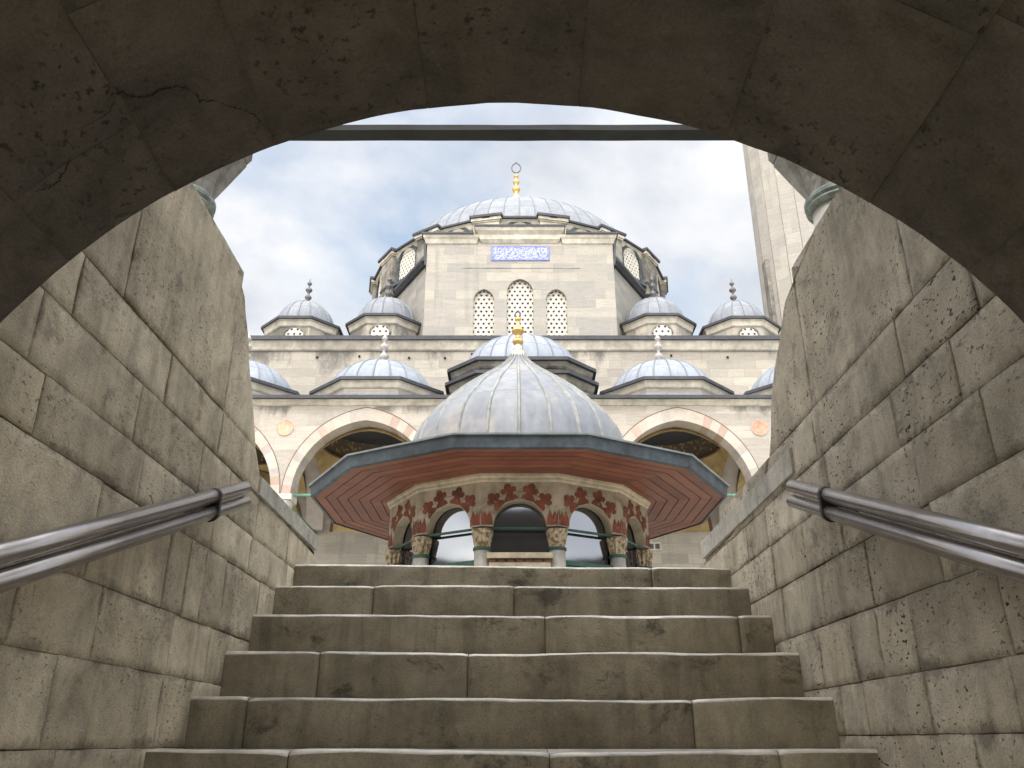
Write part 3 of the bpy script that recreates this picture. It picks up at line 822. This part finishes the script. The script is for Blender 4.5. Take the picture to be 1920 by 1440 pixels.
# drum under the great dome
DY = 37.3; DA = 7.0; ND = 16
bm = BM(); loft(bm, [ngon(MX, DY, DA, ND, z) for z in (18.5, 20.65)]); part('drum', bm, GREY, mq)
bm = BM(); loft(bm, [ngon(MX, DY, DA+.04, ND, 20.32), ngon(MX, DY, DA+.12, ND, 20.38), ngon(MX, DY, DA+.18, ND, 20.56), ngon(MX, DY, DA+.24, ND, 20.63)], cap0=True); part('drum_cornice', bm, CORN, mq)
bm = BM(); loft(bm, [ngon(MX, DY, DA+.34, ND, 20.632), ngon(MX, DY, DA+.34, ND, 20.72), ngon(MX, DY, DA-.2, ND, 20.9)], cap0=True); part('drum_lead_edge', bm, EAVE, mq)
for i in range(ND):
    a = -PI/2+PI/ND+2*PI*i/ND      # buttresses on the corners
    M = Matrix.Translation((MX, DY, 0)) @ Matrix.Rotation(a+PI/2, 4, 'Z')
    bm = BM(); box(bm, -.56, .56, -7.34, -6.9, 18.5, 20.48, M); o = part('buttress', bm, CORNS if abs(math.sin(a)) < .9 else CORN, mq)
    bm = BM(); box(bm, -.60, .60, -7.39, -6.9, 20.482, 20.54, M); box(bm, -.66, .66, -7.45, -6.9, 20.542, 20.68, M); q = part('buttress_cap', bm, CORN, mq); q.parent = o; q.location = (0, 0, 0)
    bm = BM(); box(bm, -.72, .72, -7.52, -6.8, 20.682, 20.80, M); q = part('buttress_lead', bm, EAVE, mq); q.parent = o; q.location = (0, 0, 0)
    bm = BM(); box(bm, -.58, .58, -7.37, -6.95, 19.0, 19.12, M); q = part('buttress_band', bm, EAVE, mq); q.parent = o; q.location = (0, 0, 0)
for i in range(ND):
    a = -PI/2+2*PI*i/ND
    if math.sin(a) > .3: continue
    M = Matrix.Translation((MX, DY, 0)) @ Matrix.Rotation(a+PI/2, 4, 'Z')
    w, h, zs, zb = .60, .62, 19.9, 18.95
    bm = BM(); poly_plate(bm, [(a_, zs+b) for a_, b in _arc(w, h)]+[(w, zb), (-w, zb)], -DA-.015, -DA+.03, M); o = part('drum_window', bm, DARK, mq)
    bm = BM(); hexgrille(bm, 0, w, h, zs, zb, -DA-.09, .2, .42, .06, M); q = part('pierced_screen', bm, PLAST, mq); q.parent = o; q.location = (0, 0, 0)
    bm = BM(); arch_ring(bm, 0, w, h, zs, .13, -DA-.17, -DA+.01, 6, M); box(bm, -w-.13, -w, -DA-.17, -DA+.01, zb, zs, M); box(bm, w, w+.13, -DA-.17, -DA+.01, zb, zs, M)
    box(bm, -w-.2, w+.2, -DA-.3, -DA+.01, zb-.14, zb-.003, M); q = part('window_frame', bm, FASC, mq); q.parent = o; q.location = (0, 0, 0)
prof = hemi(6.5, 20.6, 4.35, 16, .1)
bm = dome_bm(MX, DY, prof, 56, 56); gd = part('great_dome', bm, LEADG, mq)
bm = ribs_bm(MX, DY, prof, 56, .03, .035); q = part('lead_seams', bm, RIB, mq); q.parent = gd; q.location = (0, 0, 0)
bm = BM(); lathe(bm, [(.42, 24.85), (.30, 25.4), (.22, 26.2), (.22, 26.95)], MX-.1, DY, 18); part('finial_stem', bm, GOLDP, mq)
finial('dome_finial', MX-.1, DY, 26.9, .95, (GOLD, BRZ), mq)
# roof turrets
def turret(x, y, ap, R, label=None, zt=0):
    z0 = 14.55
    bm = BM(); loft(bm, [ngon(x, y, ap, 8, z0), ngon(x, y, ap, 8, 15.730)]); t = part('roof_turret', bm, FAC, mq)
    def sub(nm, bm, mt):
        q = part(nm, bm, mt, mq); q.parent = t; q.location = (0, 0, 0); return q
    bm = BM(); loft(bm, [ngon(x, y, ap+.02, 8, 15.440), ngon(x, y, ap+.07, 8, 15.480), ngon(x, y, ap+.10, 8, 15.660), ngon(x, y, ap+.16, 8, 15.730)]); sub('turret_cornice', bm, CORN)
    bm = BM(); loft(bm, [ngon(x, y, ap+.24, 8, 15.732), ngon(x, y, ap+.24, 8, 15.840), ngon(x, y, ap-.2, 8, 16.080)]); sub('turret_lead_edge', bm, EAVE)
    pf = hemi(R, 15.880, R*1.12, 10, .05)
    sub('turret_dome', dome_bm(x, y, pf, 16), LEADG); sub('turret_seams', ribs_bm(x, y, pf, 16, .035, .035), RIB)
    w = .36; M = Matrix.Translation((x, y, 0))
    bm = BM(); poly_plate(bm, [(a, 15.04+b) for a, b in _arc(w, w*1.02)]+[(w, 14.62), (-w, 14.62)], -ap-.01, -ap+.03, M); sub('turret_window', bm, DARK)
    bm = BM(); hexgrille(bm, 0, w, w*1.02, 15.04, 14.62, -ap-.05, .24, .40, .03, M); sub('turret_screen', bm, PLAST)
    bm = BM(); arch_ring(bm, 0, w, w*1.02, 15.04, .07, -ap-.07, -ap+.01, 5, M); sub('turret_frame', bm, CORNS)
    o = finial('turret_finial', x, y, 15.880+R*1.12-.03, .95, (BRZ,), mq, 1); o.parent = t; o.location = (0, 0, 0)
turret(MX-9.12, 31.5, 1.40, 1.24); turret(MX+9.22, 31.5, 1.40, 1.24)
turret(MX-5.62, 31.2, 1.34, 1.25); turret(MX+5.70, 31.2, 1.34, 1.25)
bm = BM()   # lead saddle roofs between the turrets
for sx in (-1, 1): tube(bm, (MX+sx*7.35, 30.9, 14.4), (MX+sx*7.35, 34, 14.4), .62, 16)
part('saddle_roof', bm, LEADG, mq)
# ---------------- portico
BAY = 4.91; fy0 = 24.5; ZS = 6.9; AW = 2.15; AH = 2.38; TOPZ = 9.84
cent = [MX+BAY*i for i in (-2, -1, 0, 1, 2)]
pt = thing('mosque_portico', 'arcaded stone portico with striped pointed arches and orange roundels, in front of the mosque wall', 'portico', (MX, fy0, FL))
bm = BM(); arched_wall(bm, MX-2.5*BAY, MX+2.5*BAY, ZS, TOPZ, fy0, fy0+.62, [(c, AW+.012, AH+.012, ZS+.0, ZS) for c in cent]); part('spandrel_wall', bm, FACP, pt)
for c in cent:
    bm = BM(); arch_ring(bm, c, AW, AH, ZS, .28, fy0-.012, fy0+.63, 14, None, .42); o = part('striped_arch', bm, VOUS, pt)
    bm = BM()
    pin = _arc(AW+.275, AH+.42, 20); pout = _arc(AW+.295, AH+.445, 20)
    for (a, b), (d, e), (g, h), (k, l) in zip(pin, pin[1:], pout, pout[1:]):
        bm.faces.new([bm.verts.new((c+x, fy0-.016, ZS+z)) for x, z in ((a, b), (d, e), (k, l), (g, h))])
    q = part('arch_outline', bm, BROWN, pt); q.parent = o; q.location = (0, 0, 0)
bm = BM()
strip(bm, MX-2.5*BAY, MX+2.5*BAY, fy0, [(.0, 9.76), (.04, 9.78), (.10, 9.86), (.15, 9.90), (.16, 9.94)]); part('portico_cornice', bm, CORN, pt)
bm = BM(); box(bm, MX-2.5*BAY-.2, MX+2.5*BAY+.2, fy0-.25, 29.48, 9.942, 10.05); part('portico_lead_edge', bm, EAVE, pt)
for i, c in enumerate((MX-1.5*BAY, MX-.5*BAY, MX+.5*BAY, MX+1.5*BAY)):
    bm = BM(); tube(bm, (c-.07 if c < 0 else c+.07, fy0+.02, 9.03), (c-.07 if c < 0 else c+.07, fy0-.02, 9.03), .262, 32)
    o = part('roundel', bm, ORANGE, pt)
    bm = BM(); cc = c-.07 if c < 0 else c+.07
    for k in range(32):
        t0, t1 = 2*PI*k/32, 2*PI*(k+1)/32
        bm.faces.new([bm.verts.new((cc+r*math.cos(t), fy0-.022, 9.03+r*math.sin(t))) for r, t in ((.245, t0), (.245, t1), (.268, t1), (.268, t0))])
    q = part('roundel_rim', bm, PINK, pt); q.parent = o; q.location = (0, 0, 0)
for i in range(6):
    x = MX+(i-2.5)*BAY
    bm = BM(); lathe(bm, [(.34, FL), (.34, FL+.2), (.27, FL+.35), (.235, 6.1)], x, fy0+.31, 20); o = part('column_shaft', bm, MARB, pt)
    bm = BM(); lathe(bm, [(.24, 6.1), (.27, 6.12), (.27, 6.18), (.24, 6.2)], x, fy0+.31, 20); q = part('column_collar', bm, VERD, pt); q.parent = o; q.location = (0, 0, 0)
    bm = BM(); rings = [[(x+(.24+(.30-.24)*k+ .0)*math.cos(2*PI*j/16+PI/16)*(1+.25*k*abs(math.sin(4*PI*j/16+PI/8))), fy0+.31+(.24+.06*k)*math.sin(2*PI*j/16+PI/16)*(1+.25*k*abs(math.sin(4*PI*j/16+PI/8))), 6.2+.52*k) for j in range(16)] for k in (0, .3, .6, 1)]
    loft(bm, rings); box(bm, x-.36, x+.36, fy0-.05, fy0+.67, 6.725, ZS-.003); q = part('column_capital', bm, MARBD if False else MARB, pt); q.parent = o; q.location = (0, 0, 0)
    bm = BM(); tube(bm, (x, fy0+.6, ZS-.06), (x, 29.5, ZS-.06), .04, 8); part('tie_rod', bm, GREENP, pt)
    # transverse arch to the wall, plastered
    M = Matrix.Translation((x, 27.05, 0)) @ Matrix.Rotation(PI/2, 4, 'Z')
    bm = BM(); arched_wall(bm, -1.93, 2.4, ZS, 9.75, -.3, .3, [(.2, 1.9, 2.3, ZS, ZS)], M); part('transverse_arch', bm, VOUS, pt)
for i in range(5):
    x = cent[i]; bm = BM(); tube(bm, (x-BAY/2+.3, fy0+.2, ZS+.01), (x+BAY/2-.3, fy0+.2, ZS+.01), .045, 8); part('tie_rod', bm, GREENP, pt)
    # sail vault, painted ring and inner dome
    cy = 27.05; hx, hy = BAY/2-.3, 2.0; rr = 1.9; bm = BM(); n = 48; Z0 = ZS+2.35
    inner = []; outer = []
    for k in range(n):
        t = 2*PI*k/n; c_, s_ = math.cos(t), math.sin(t); m_ = min(hx/max(abs(c_), 1e-6), hy/max(abs(s_), 1e-6))
        lst = []
        for j in range(6):
            r = rr+(max(m_, rr+.01)-rr)*j/5
            lst.append(bm.verts.new((x+r*c_, cy+r*s_, Z0-(max(0, r-rr))*1.3)))
        inner.append(lst)
    for k in range(n):
        for j in range(5): bm.faces.new((inner[k][j], inner[k][j+1], inner[(k+1) % n][j+1], inner[(k+1) % n][j]))
    part('pendentive', bm, OCHRE, pt)
    bm = BM(); lathe(bm, [(rr, Z0)]+[(a, Z0+.0+b) for a, b in [(rr*math.cos(PI/2*q/9), .06+1.9*math.sin(PI/2*q/9)) for q in range(0, 9)]]+[(0, Z0+1.97)], x, cy, 48, cap=False, uvs=1); part('painted_dome', bm, DPAINT, pt)
    bm = BM(); lathe(bm, [(rr+.02, Z0-.02), (rr-.05, Z0-.05), (rr-.06, Z0+.05), (rr+.02, Z0+.08)], x, cy, 48, cap=False); part('painted_ring', bm, BROWN, pt)
    # blind lunette on the mosque wall
    bm = BM(); arch_ring(bm, x, 1.86, 2.35, ZS, .10, 29.45, 29.499, 12); part('wall_arch_line', bm, BROWN, pt)
    bm = BM(); poly_plate(bm, [(x+a, ZS+b) for a, b in _arc(1.84, 2.33)], 29.47, 29.498); part('painted_lunette', bm, OCHRE, pt)
# outer domes of the portico
def portico_dome(x, big=False):
    y = 26.9
    if not big:
        dr = BM(); loft(dr, [oct_(x, y, 2.02, .88, 10.0), oct_(x, y, 2.02, .88, 10.72)]); t = part('dome_drum', dr, FAC, pt)
        def sub(nm, bm, mt): q = part(nm, bm, mt, pt); q.parent = t; q.location = (0, 0, 0); return q
        b = BM(); loft(b, [oct_(x, y, 2.04, .88, 10.52), oct_(x, y, 2.09, .90, 10.56), oct_(x, y, 2.14, .92, 10.70), oct_(x, y, 2.19, .94, 10.75)]); sub('drum_cornice', b, CORN)
        b = BM(); loft(b, [oct_(x, y, 2.27, .97, 10.752), oct_(x, y, 2.27, .97, 10.86), oct_(x, y, 1.9, .85, 11.0)]); sub('drum_lead_edge', b, EAVE)
        b = BM(); loft(b, [oct_(x, y, 2.28, .97, 10.04), oct_(x, y, 2.05, .88, 10.36)]); sub('lead_skirt', b, LEADG)
        pf = hemi(1.84, 10.85, 1.42, 12, .05)
        sub('lead_dome', dome_bm(x, y, pf, 20), LEAD); sub('lead_seams', ribs_bm(x, y, pf, 20, .035, .035), RIB)
        o = finial('dome_finial', x, y, 12.25, 1.0, (BRZ2,), pt, 1); o.parent = t; o.location = (0, 0, 0)
    else:
        dr = BM(); loft(dr, [oct_(x, y, 2.30, 1.38, 10.0), oct_(x, y, 2.30, 1.38, 10.72), oct_(x, y, 2.22, 1.32, 10.74), oct_(x, y, 2.22, 1.32, 11.3)]); t = part('dome_drum', dr, FAC, pt)
        def sub(nm, bm, mt): q = part(nm, bm, mt, pt); q.parent = t; q.location = (0, 0, 0); return q
        b = BM(); loft(b, [oct_(x, y, 2.32, 1.38, 10.58), oct_(x, y, 2.38, 1.40, 10.66), oct_(x, y, 2.45, 1.43, 10.84)]); loft(b, [oct_(x, y, 2.28, 1.36, 11.12), oct_(x, y, 2.34, 1.38, 11.18), oct_(x, y, 2.40, 1.42, 11.34)]); sub('drum_cornice', b, CORNS)
        b = BM(); loft(b, [oct_(x, y, 2.56, 1.50, 10.842), oct_(x, y, 2.56, 1.50, 10.95), oct_(x, y, 2.2, 1.3, 11.08)]); loft(b, [oct_(x, y, 2.50, 1.47, 11.342), oct_(x, y, 2.50, 1.47, 11.46), oct_(x, y, 2.1, 1.25, 11.6)]); sub('drum_lead_edge', b, EAVE)
        pf = hemi(2.12, 11.5, 1.72, 12, .05)
        sub('lead_dome', dome_bm(x, y, pf, 24), LEAD); sub('lead_seams', ribs_bm(x, y, pf, 24, .035, .035), RIB)
BRZ2 = plain('weathered stone finial', (.42, .40, .38), .7)
for i, c in enumerate(cent): portico_dome(c, i == 2)
# fittings on the back wall under the portico
for px, nm in ((-4.14, 'vent_plate'), (5.06, 'wall_plaque')):
    bm = BM(); box(bm, px-.25, px+.25, 29.44, 29.498, 6.22, 6.52); o = part(nm, bm, MARB, mq)
    bm = BM(); box(bm, px-.19, px-.03, 29.43, 29.438, 6.28, 6.46); box(bm, px+.03, px+.19, 29.43, 29.438, 6.28, 6.46); q = part('dark_opening', bm, DARK, mq); q.parent = o; q.location = (0, 0, 0)
# ------------------------------------------------------------------ minaret
mx, my = 13.55, 34.0
mn = thing('minaret', 'tall pale stone minaret shaft with many narrow faces behind the right portico column', 'minaret', (mx, my, FL))
bm = BM(); loft(bm, [ngon(mx, my, 1.80, 16, FL), ngon(mx, my, 1.80, 16, 15), ngon(mx, my, 1.66, 16, 40)]); part('shaft', bm, MIN, mn)
bm = BM()
for i in range(16):
    a = -PI/2+PI/16+2*PI*i/16; R0, R1 = 1.80/math.cos(PI/16), 1.66/math.cos(PI/16)
    tube(bm, (mx+R0*math.cos(a), my+R0*math.sin(a), 15), (mx+R1*math.cos(a), my+R1*math.sin(a), 40), .014, 6)
part('edge_moulding', bm, GREY, mn)
bm = BM(); lathe(bm, [(1.7, 40), (2.3, 41.2), (2.4, 42), (2.3, 42.1), (1.4, 42.1), (1.4, 47), (1.6, 47.1), (0, 54)], mx, my, 16, smooth=False); part('balcony_and_spire', bm, MIN, mn)
bm = BM(); box(bm, mx-1.80, mx-1.56, my-.75, my-.25, 14.6, 20.6); part('shade_strip', bm, CORNS, mn)  # dark box painting the recess shade down the shaft's left side
# ------------------------------------------------------------------ FOUNTAIN
FX, FY = .12, 15.0
ft = thing('ablution_fountain', 'twelve-sided ablution fountain with ribbed lead dome, wide red plank eaves and gilded finial', 'fountain', (FX, FY, FL))
c15 = math.cos(PI/12)
prof = [(2.07, 4.55), (2.06, 4.72), (2.02, 4.95), (1.96, 5.17), (1.87, 5.38), (1.72, 5.59), (1.53, 5.78), (1.36, 5.97), (1.19, 6.13), (.99, 6.29), (.79, 6.44), (.585, 6.59), (.40, 6.74), (.26, 6.87), (.175, 6.98), (.15, 7.04)]
bm = dome_bm(FX, FY, prof, 24, ph=-PI/2, n=96); fd = part('lead_dome', bm, LEADF, ft)
bm = ribs_bm(FX, FY, prof, 24, .036, .03, -PI/2); q = part('lead_seams', bm, RIBF, ft); q.parent = fd; q.location = (0, 0, 0)
finial('dome_finial', FX, FY, 7.04, .95, (GOLD, BRZ), ft, 2)
bm = BM(); lathe(bm, [(.165, 6.98), (.17, 7.03), (.14, 7.08), (.10, 7.16), (.065, 7.26), (.05, 7.30)], FX, FY, 20); part('finial_base', bm, GOLDP, ft)
RE = 3.74*c15
bm = BM(); loft(bm, [ngon(FX, FY, RE-.02, 12, 4.11), ngon(FX, FY, RE-.5, 12, 4.22), ngon(FX, FY, 2.9, 12, 4.36), ngon(FX, FY, 2.05, 12, 4.62)], cap0=False); part('lead_roof', bm, LEADG, ft)
bm = BM(); loft(bm, [ngon(FX, FY, RE-.06, 12, 3.885), ngon(FX, FY, RE, 12, 3.90), ngon(FX, FY, RE+.02, 12, 4.06), ngon(FX, FY, RE+.05, 12, 4.075)], cap0=False, cap1=False); part('lead_fascia', bm, FASC, ft)
bm = BM(); loft(bm, [ngon(FX, FY, RE+.052, 12, 4.076), ngon(FX, FY, RE+.065, 12, 4.10), ngon(FX, FY, RE-.01, 12, 4.125)], cap0=False, cap1=False); part('fascia_lip', bm, FASCL, ft)
bm = BM(); ap0, ap1 = 2.26, RE-.05; nr = 7
for k in range(nr):
    a0 = ap0+(ap1-ap0)*k/nr; a1 = ap0+(ap1-ap0)*(k+1)/nr-.016
    lo = ngon(FX, FY, a0, 12, 3.9); hi = ngon(FX, FY, a1, 12, 3.9)
    for i in range(12):
        j = (i+1) % 12
        q = [Vector(p) for p in (lo[i], lo[j], hi[j], hi[i])]
        zz = 3.902+random.uniform(-.002, .002)
        A = [bm.verts.new((p.x, p.y, zz)) for p in q]; B = [bm.verts.new((p.x, p.y, zz+.022)) for p in q]
        bm.faces.new(A); 
        for m_ in range(4): bm.faces.new((A[m_], A[(m_+1) % 4], B[(m_+1) % 4], B[m_]))
sf = part('plank_soffit', bm, WOOD, ft, recalc=True)
bm = BM(); loft(bm, [ngon(FX, FY, 2.2, 12, 3.925), ngon(FX, FY, RE-.03, 12, 3.925)], cap0=False, cap1=False); part('soffit_backing', bm, BROWN, ft)
bm = BM(); loft(bm, [ngon(FX, FY, 2.275, 12, 3.775), ngon(FX, FY, 2.30, 12, 3.80), ngon(FX, FY, 2.305, 12, 3.84), ngon(FX, FY, 2.335, 12, 3.86), ngon(FX, FY, 2.34, 12, 3.898)], cap0=False); part('cornice', bm, BODYL, ft)
AP = 2.27; HFW = AP*math.tan(PI/12)
def joggle(bm, ang, s, M, y, r0=.418, zc=3.085):
    """lobed voussoir rising radially from the arch edge, ang from the crown"""
    h = [(.095, -.004), (.085, .04), (.058, .065), (.046, .085), (.05, .10), (.095, .105), (.112, .145), (.085, .178), (.052, .172), (.05, .20), (.028, .228), (0, .238)]
    o = h+[(-a, b) for a, b in h[-2::-1]]
    c, s_ = math.cos(ang), math.sin(ang)
    pts = []
    for a, b in o:
        a *= s; b = b*s+r0
        X = a*c+b*s_; Z = -a*s_+b*c
        pts.append((max(-.60, min(.60, X)), min(3.765, zc+Z)))
    poly_plate(bm, pts, y-.006, y, M)
for i in range(12):
    a = 2*PI*i/12
    M = Matrix.Translation((FX, FY, 0)) @ Matrix.Rotation(a, 4, 'Z')
    bm = BM(); arched_wall(bm, -HFW, HFW, 3.07, 3.79, -AP, -AP+.18, [(0, .415, .40, 3.075, 3.07)], M); o = part('arch_panel', bm, BODY, ft)
    def sub(nm, bm, mt): q = part(nm, bm, mt, ft); q.parent = o; q.location = (0, 0, 0); return q
    y = -AP-.002
    for sx in (-1, 1):
        for an_, fs_ in ((17.5, 1.18), (45, 1.15)):
            bm = BM(); joggle(bm, sx*math.radians(an_), fs_, M, y); sub('painted_carving', bm, MOT)
        bm = BM()
        cr = [(sx*.39+0, 3.09), (sx*.60, 3.09), (sx*.60, 3.33), (sx*.575, 3.24), (sx*.545, 3.31), (sx*.51, 3.22), (sx*.465, 3.32), (sx*.425, 3.19)]
        cr = [(max(-.603, min(.603, p)), q_) for p, q_ in cr]
        cr[0] = (sx*.418, 3.09)
        poly_plate(bm, cr, y-.006, y, M); sub('painted_crown', bm, MOT)
    # raised line round the arch
    bm = BM()
    pi_, po = _arc(.52, .52, 16), _arc(.53, .53, 16)
    for (p, q1), (r_, s1), (t_, u1), (v_, w1) in zip(pi_, pi_[1:], po, po[1:]):
        bm.faces.new([bm.verts.new(M @ Vector((X, -AP-.0035, 3.1+Z))) for X, Z in ((p, q1), (r_, s1), (v_, w1), (t_, u1))])
    sub('arch_outline', bm, CORNS)
    bm = BM(); poly_plate(bm, [(p, 3.075+q1) for p, q1 in _arc(.45, .44)]+[(.45, 1.7), (-.45, 1.7)], -AP+.2, -AP+.215, M); part('glass_pane', bm, GLASS, ft)
    bm = BM(); box(bm, -HFW, HFW, -AP+.06, -AP+.10, 3.035, 3.068, M); part('tie_band', bm, GREEN, ft)
    if i == 0:
        bm = BM(); box(bm, -.47, .47, -AP-.06, -AP+.14, FL, 2.50, M); box(bm, -.50, .50, -AP-.10, -AP+.15, 2.56, 2.64, M); p_ = part('carved_basin_front', bm, BODYL, ft)
        bm = BM(); box(bm, -.48, .48, -AP-.02, -AP+.12, 2.502, 2.558, M); q = part('basin_shadow_gap', bm, BROWN, ft); q.parent = p_; q.location = (0, 0, 0)
        bm = BM()
        for k in range(7):
            xx = -.42+.14*k; poly_plate(bm, [(xx-.06, 2.50), (xx-.03, 2.55), (xx, 2.52), (xx+.03, 2.55), (xx+.06, 2.50)][::-1], -AP-.075, -AP-.061, M)
        q = part('carved_scroll', bm, BROWN, ft); q.parent = p_; q.location = (0, 0, 0)
    else:
        bm = BM(); hexgrille(bm, 0, HFW-.1, .0001, 2.50, 1.8, -AP+.08, .07, .55, .02, M); box(bm, -HFW+.08, HFW-.08, -AP+.07, -AP+.11, 2.50, 2.57, M); part('iron_lattice', bm, GREEN, ft)
        bm = BM(); box(bm, -HFW+.02, HFW-.02, -AP+.0, -AP+.16, FL, 1.798, M); part('marble_panel', bm, BODY, ft)
        bm = BM(); box(bm, -HFW+.1, HFW-.1, -AP+.14, -AP+.16, 1.8, 2.5, M); part('lattice_backing', bm, PLAST, ft)
for i in range(12):
    a = -PI/2+PI/12+2*PI*i/12; x, y = FX+2.24*math.cos(a), FY+2.24*math.sin(a)
    bm = BM(); lathe(bm, [(.17, FL), (.17, FL+.1), (.135, FL+.2), (.125, 2.70)], x, y, 20); o = part('column_shaft', bm, MARB, ft)
    bm = BM(); lathe(bm, [(.13, 2.70), (.145, 2.705), (.145, 2.745), (.13, 2.75)], x, y, 20); q = part('column_ring', bm, GREEN, ft); q.parent = o; q.location = (0, 0, 0)
    bm = BM(); n = 24
    rings = []
    for k, z in ((0, 2.75), (.35, 2.83), (.7, 2.91), (1, 2.98), (1, 3.03)):
        ring = []
        for j in range(n):
            t = a+2*PI*j/n; cc, ss = math.cos(t-a), math.sin(t-a); m_ = max(abs(cc), abs(ss)); r0 = .125; r1 = .152/m_ if m_ > .85 else .152/.85
            f = (r0+(r1-r0)*k)*(1-.22*(j % 2)*math.sin(PI*k*.9))
            ring.append((x+f*math.cos(t), y+f*math.sin(t), z))
        rings.append(ring)
    loft(bm, rings); q = part('column_capital', bm, CAPF, ft); q.parent = o; q.location = (0, 0, 0)
# ------------------------------------------------------------------ world, sun, camera
EL, AZ = 52, 205      # sun high behind the camera
w = bpy.data.worlds.new('World'); sc.world = w; w.use_nodes = True
nt = w.node_tree; nn = nt.nodes; ll = nt.links
bg = nn['Background']
sky = nn.new('ShaderNodeTexSky'); sky.sky_type = 'NISHITA'; sky.sun_disc = False
sky.sun_elevation = math.radians(EL); sky.sun_rotation = math.radians(AZ); sky.air_density = 1.2; sky.dust_density = 2.5
tc = nn.new('ShaderNodeTexCoord'); sp = nn.new('ShaderNodeSeparateXYZ'); ll.new(tc.outputs['Generated'], sp.inputs[0])
def wm(op, a, b=None):
    m = nn.new('ShaderNodeMath'); m.operation = op
    for i, v in enumerate((a, b)):
        if v is None: continue
        if isinstance(v, (int, float)): m.inputs[i].default_value = v
        else: ll.new(v, m.inputs[i])
    return m.outputs[0]
ZEN, BCK = 3.2, 2.7
den = wm('MAXIMUM', wm('ADD', sp.outputs[2], .25), .08)
cb = nn.new('ShaderNodeCombineXYZ'); ll.new(wm('DIVIDE', sp.outputs[0], den), cb.inputs[0]); ll.new(wm('DIVIDE', sp.outputs[1], den), cb.inputs[1])
def wn_(scale, detail, rough, dist, loc):
    mp = nn.new('ShaderNodeMapping'); mp.inputs['Location'].default_value = loc; ll.new(cb.outputs[0], mp.inputs[0])
    t = nn.new('ShaderNodeTexNoise'); t.inputs['Scale'].default_value = scale; t.inputs['Detail'].default_value = detail
    t.inputs['Roughness'].default_value = rough; t.inputs['Distortion'].default_value = dist; ll.new(mp.outputs[0], t.inputs['Vector']); return t.outputs['Fac']
def wr(f, *st):
    r = nn.new('ShaderNodeValToRGB'); ll.new(f, r.inputs[0]); e = r.color_ramp.elements
    while len(e) < len(st): e.new(.5)
    for el, (p, c) in zip(e, st): el.position = p; el.color = (c, c, c, 1) if not isinstance(c, tuple) else (*c, 1)
    return r.outputs[0]
cover = wr(wn_(1.7, 6, .55, .25, (3.3, .9, 0)), (.34, 0), (.50, 1))
shade = wr(wn_(2.6, 9, .56, .2, (7.7, 2.1, 0)), (.32, (.66, .70, .78)), (.47, (.86, .885, .93)), (.58, (1.0, 1.0, 1.02)))
mx_ = nn.new('ShaderNodeMix'); mx_.data_type = 'RGBA'
sk = nn.new('ShaderNodeMix'); sk.data_type = 'RGBA'; sk.blend_type = 'MULTIPLY'; sk.inputs[0].default_value = 1
ll.new(sky.outputs[0], sk.inputs[6]); sk.inputs[7].default_value = (2.9, 2.4, 1.9, 1)
cl = nn.new('ShaderNodeMix'); cl.data_type = 'RGBA'; cl.blend_type = 'MULTIPLY'; cl.inputs[0].default_value = 1
ll.new(shade, cl.inputs[6]); CLB = 7.2; cl.inputs[7].default_value = (CLB, CLB, CLB, 1)
ll.new(cover, mx_.inputs[0]); ll.new(sk.outputs[2], mx_.inputs[6]); ll.new(cl.outputs[2], mx_.inputs[7])
# an overcast vault is about three times as bright overhead as low down
zen = nn.new('ShaderNodeMapRange'); zen.interpolation_type = 'SMOOTHSTEP'; ll.new(sp.outputs[2], zen.inputs[0])
zen.inputs[1].default_value = .62; zen.inputs[2].default_value = .98; zen.inputs[3].default_value = 1; zen.inputs[4].default_value = ZEN
bk = nn.new('ShaderNodeMapRange'); bk.interpolation_type = 'SMOOTHSTEP'; ll.new(sp.outputs[1], bk.inputs[0])
bk.inputs[1].default_value = .2; bk.inputs[2].default_value = -.7; bk.inputs[3].default_value = 1; bk.inputs[4].default_value = BCK
fin = nn.new('ShaderNodeMix'); fin.data_type = 'RGBA'; fin.blend_type = 'MULTIPLY'; fin.inputs[0].default_value = 1
ll.new(mx_.outputs[2], fin.inputs[6]); ll.new(wm('MULTIPLY', zen.outputs[0], bk.outputs[0]), fin.inputs[7])
ll.new(fin.outputs[2], bg.inputs[0]); bg.inputs[1].default_value = .1
sd = bpy.data.lights.new('sun', 'SUN'); sd.energy = .8; sd.angle = math.radians(12); sd.color = (1, .95, .87)
so = bpy.data.objects.new('sun', sd); C.objects.link(so)
sv = Vector((math.sin(math.radians(AZ))*math.cos(math.radians(EL)), math.cos(math.radians(AZ))*math.cos(math.radians(EL)), math.sin(math.radians(EL))))
so.rotation_euler = (-sv).to_track_quat('-Z', 'Y').to_euler(); so.location = (0, -10, 30)
cd = bpy.data.cameras.new('camera'); cam = bpy.data.objects.new('camera', cd); C.objects.link(cam); sc.camera = cam
cd.sensor_fit = 'HORIZONTAL'; cd.sensor_width = 36; cd.lens = 36*1560/1920; cd.clip_start = .05; cd.clip_end = 3000
cam.rotation_euler = (PI/2+math.atan(670/1560), 0, 0)
sc.view_settings.view_transform = 'Standard'; sc.view_settings.look = 'None'; sc.view_settings.gamma = 1
sc.view_settings.exposure = 0.52
sc.render.engine = 'CYCLES'
sc.cycles.max_bounces = 8; sc.cycles.diffuse_bounces = 5
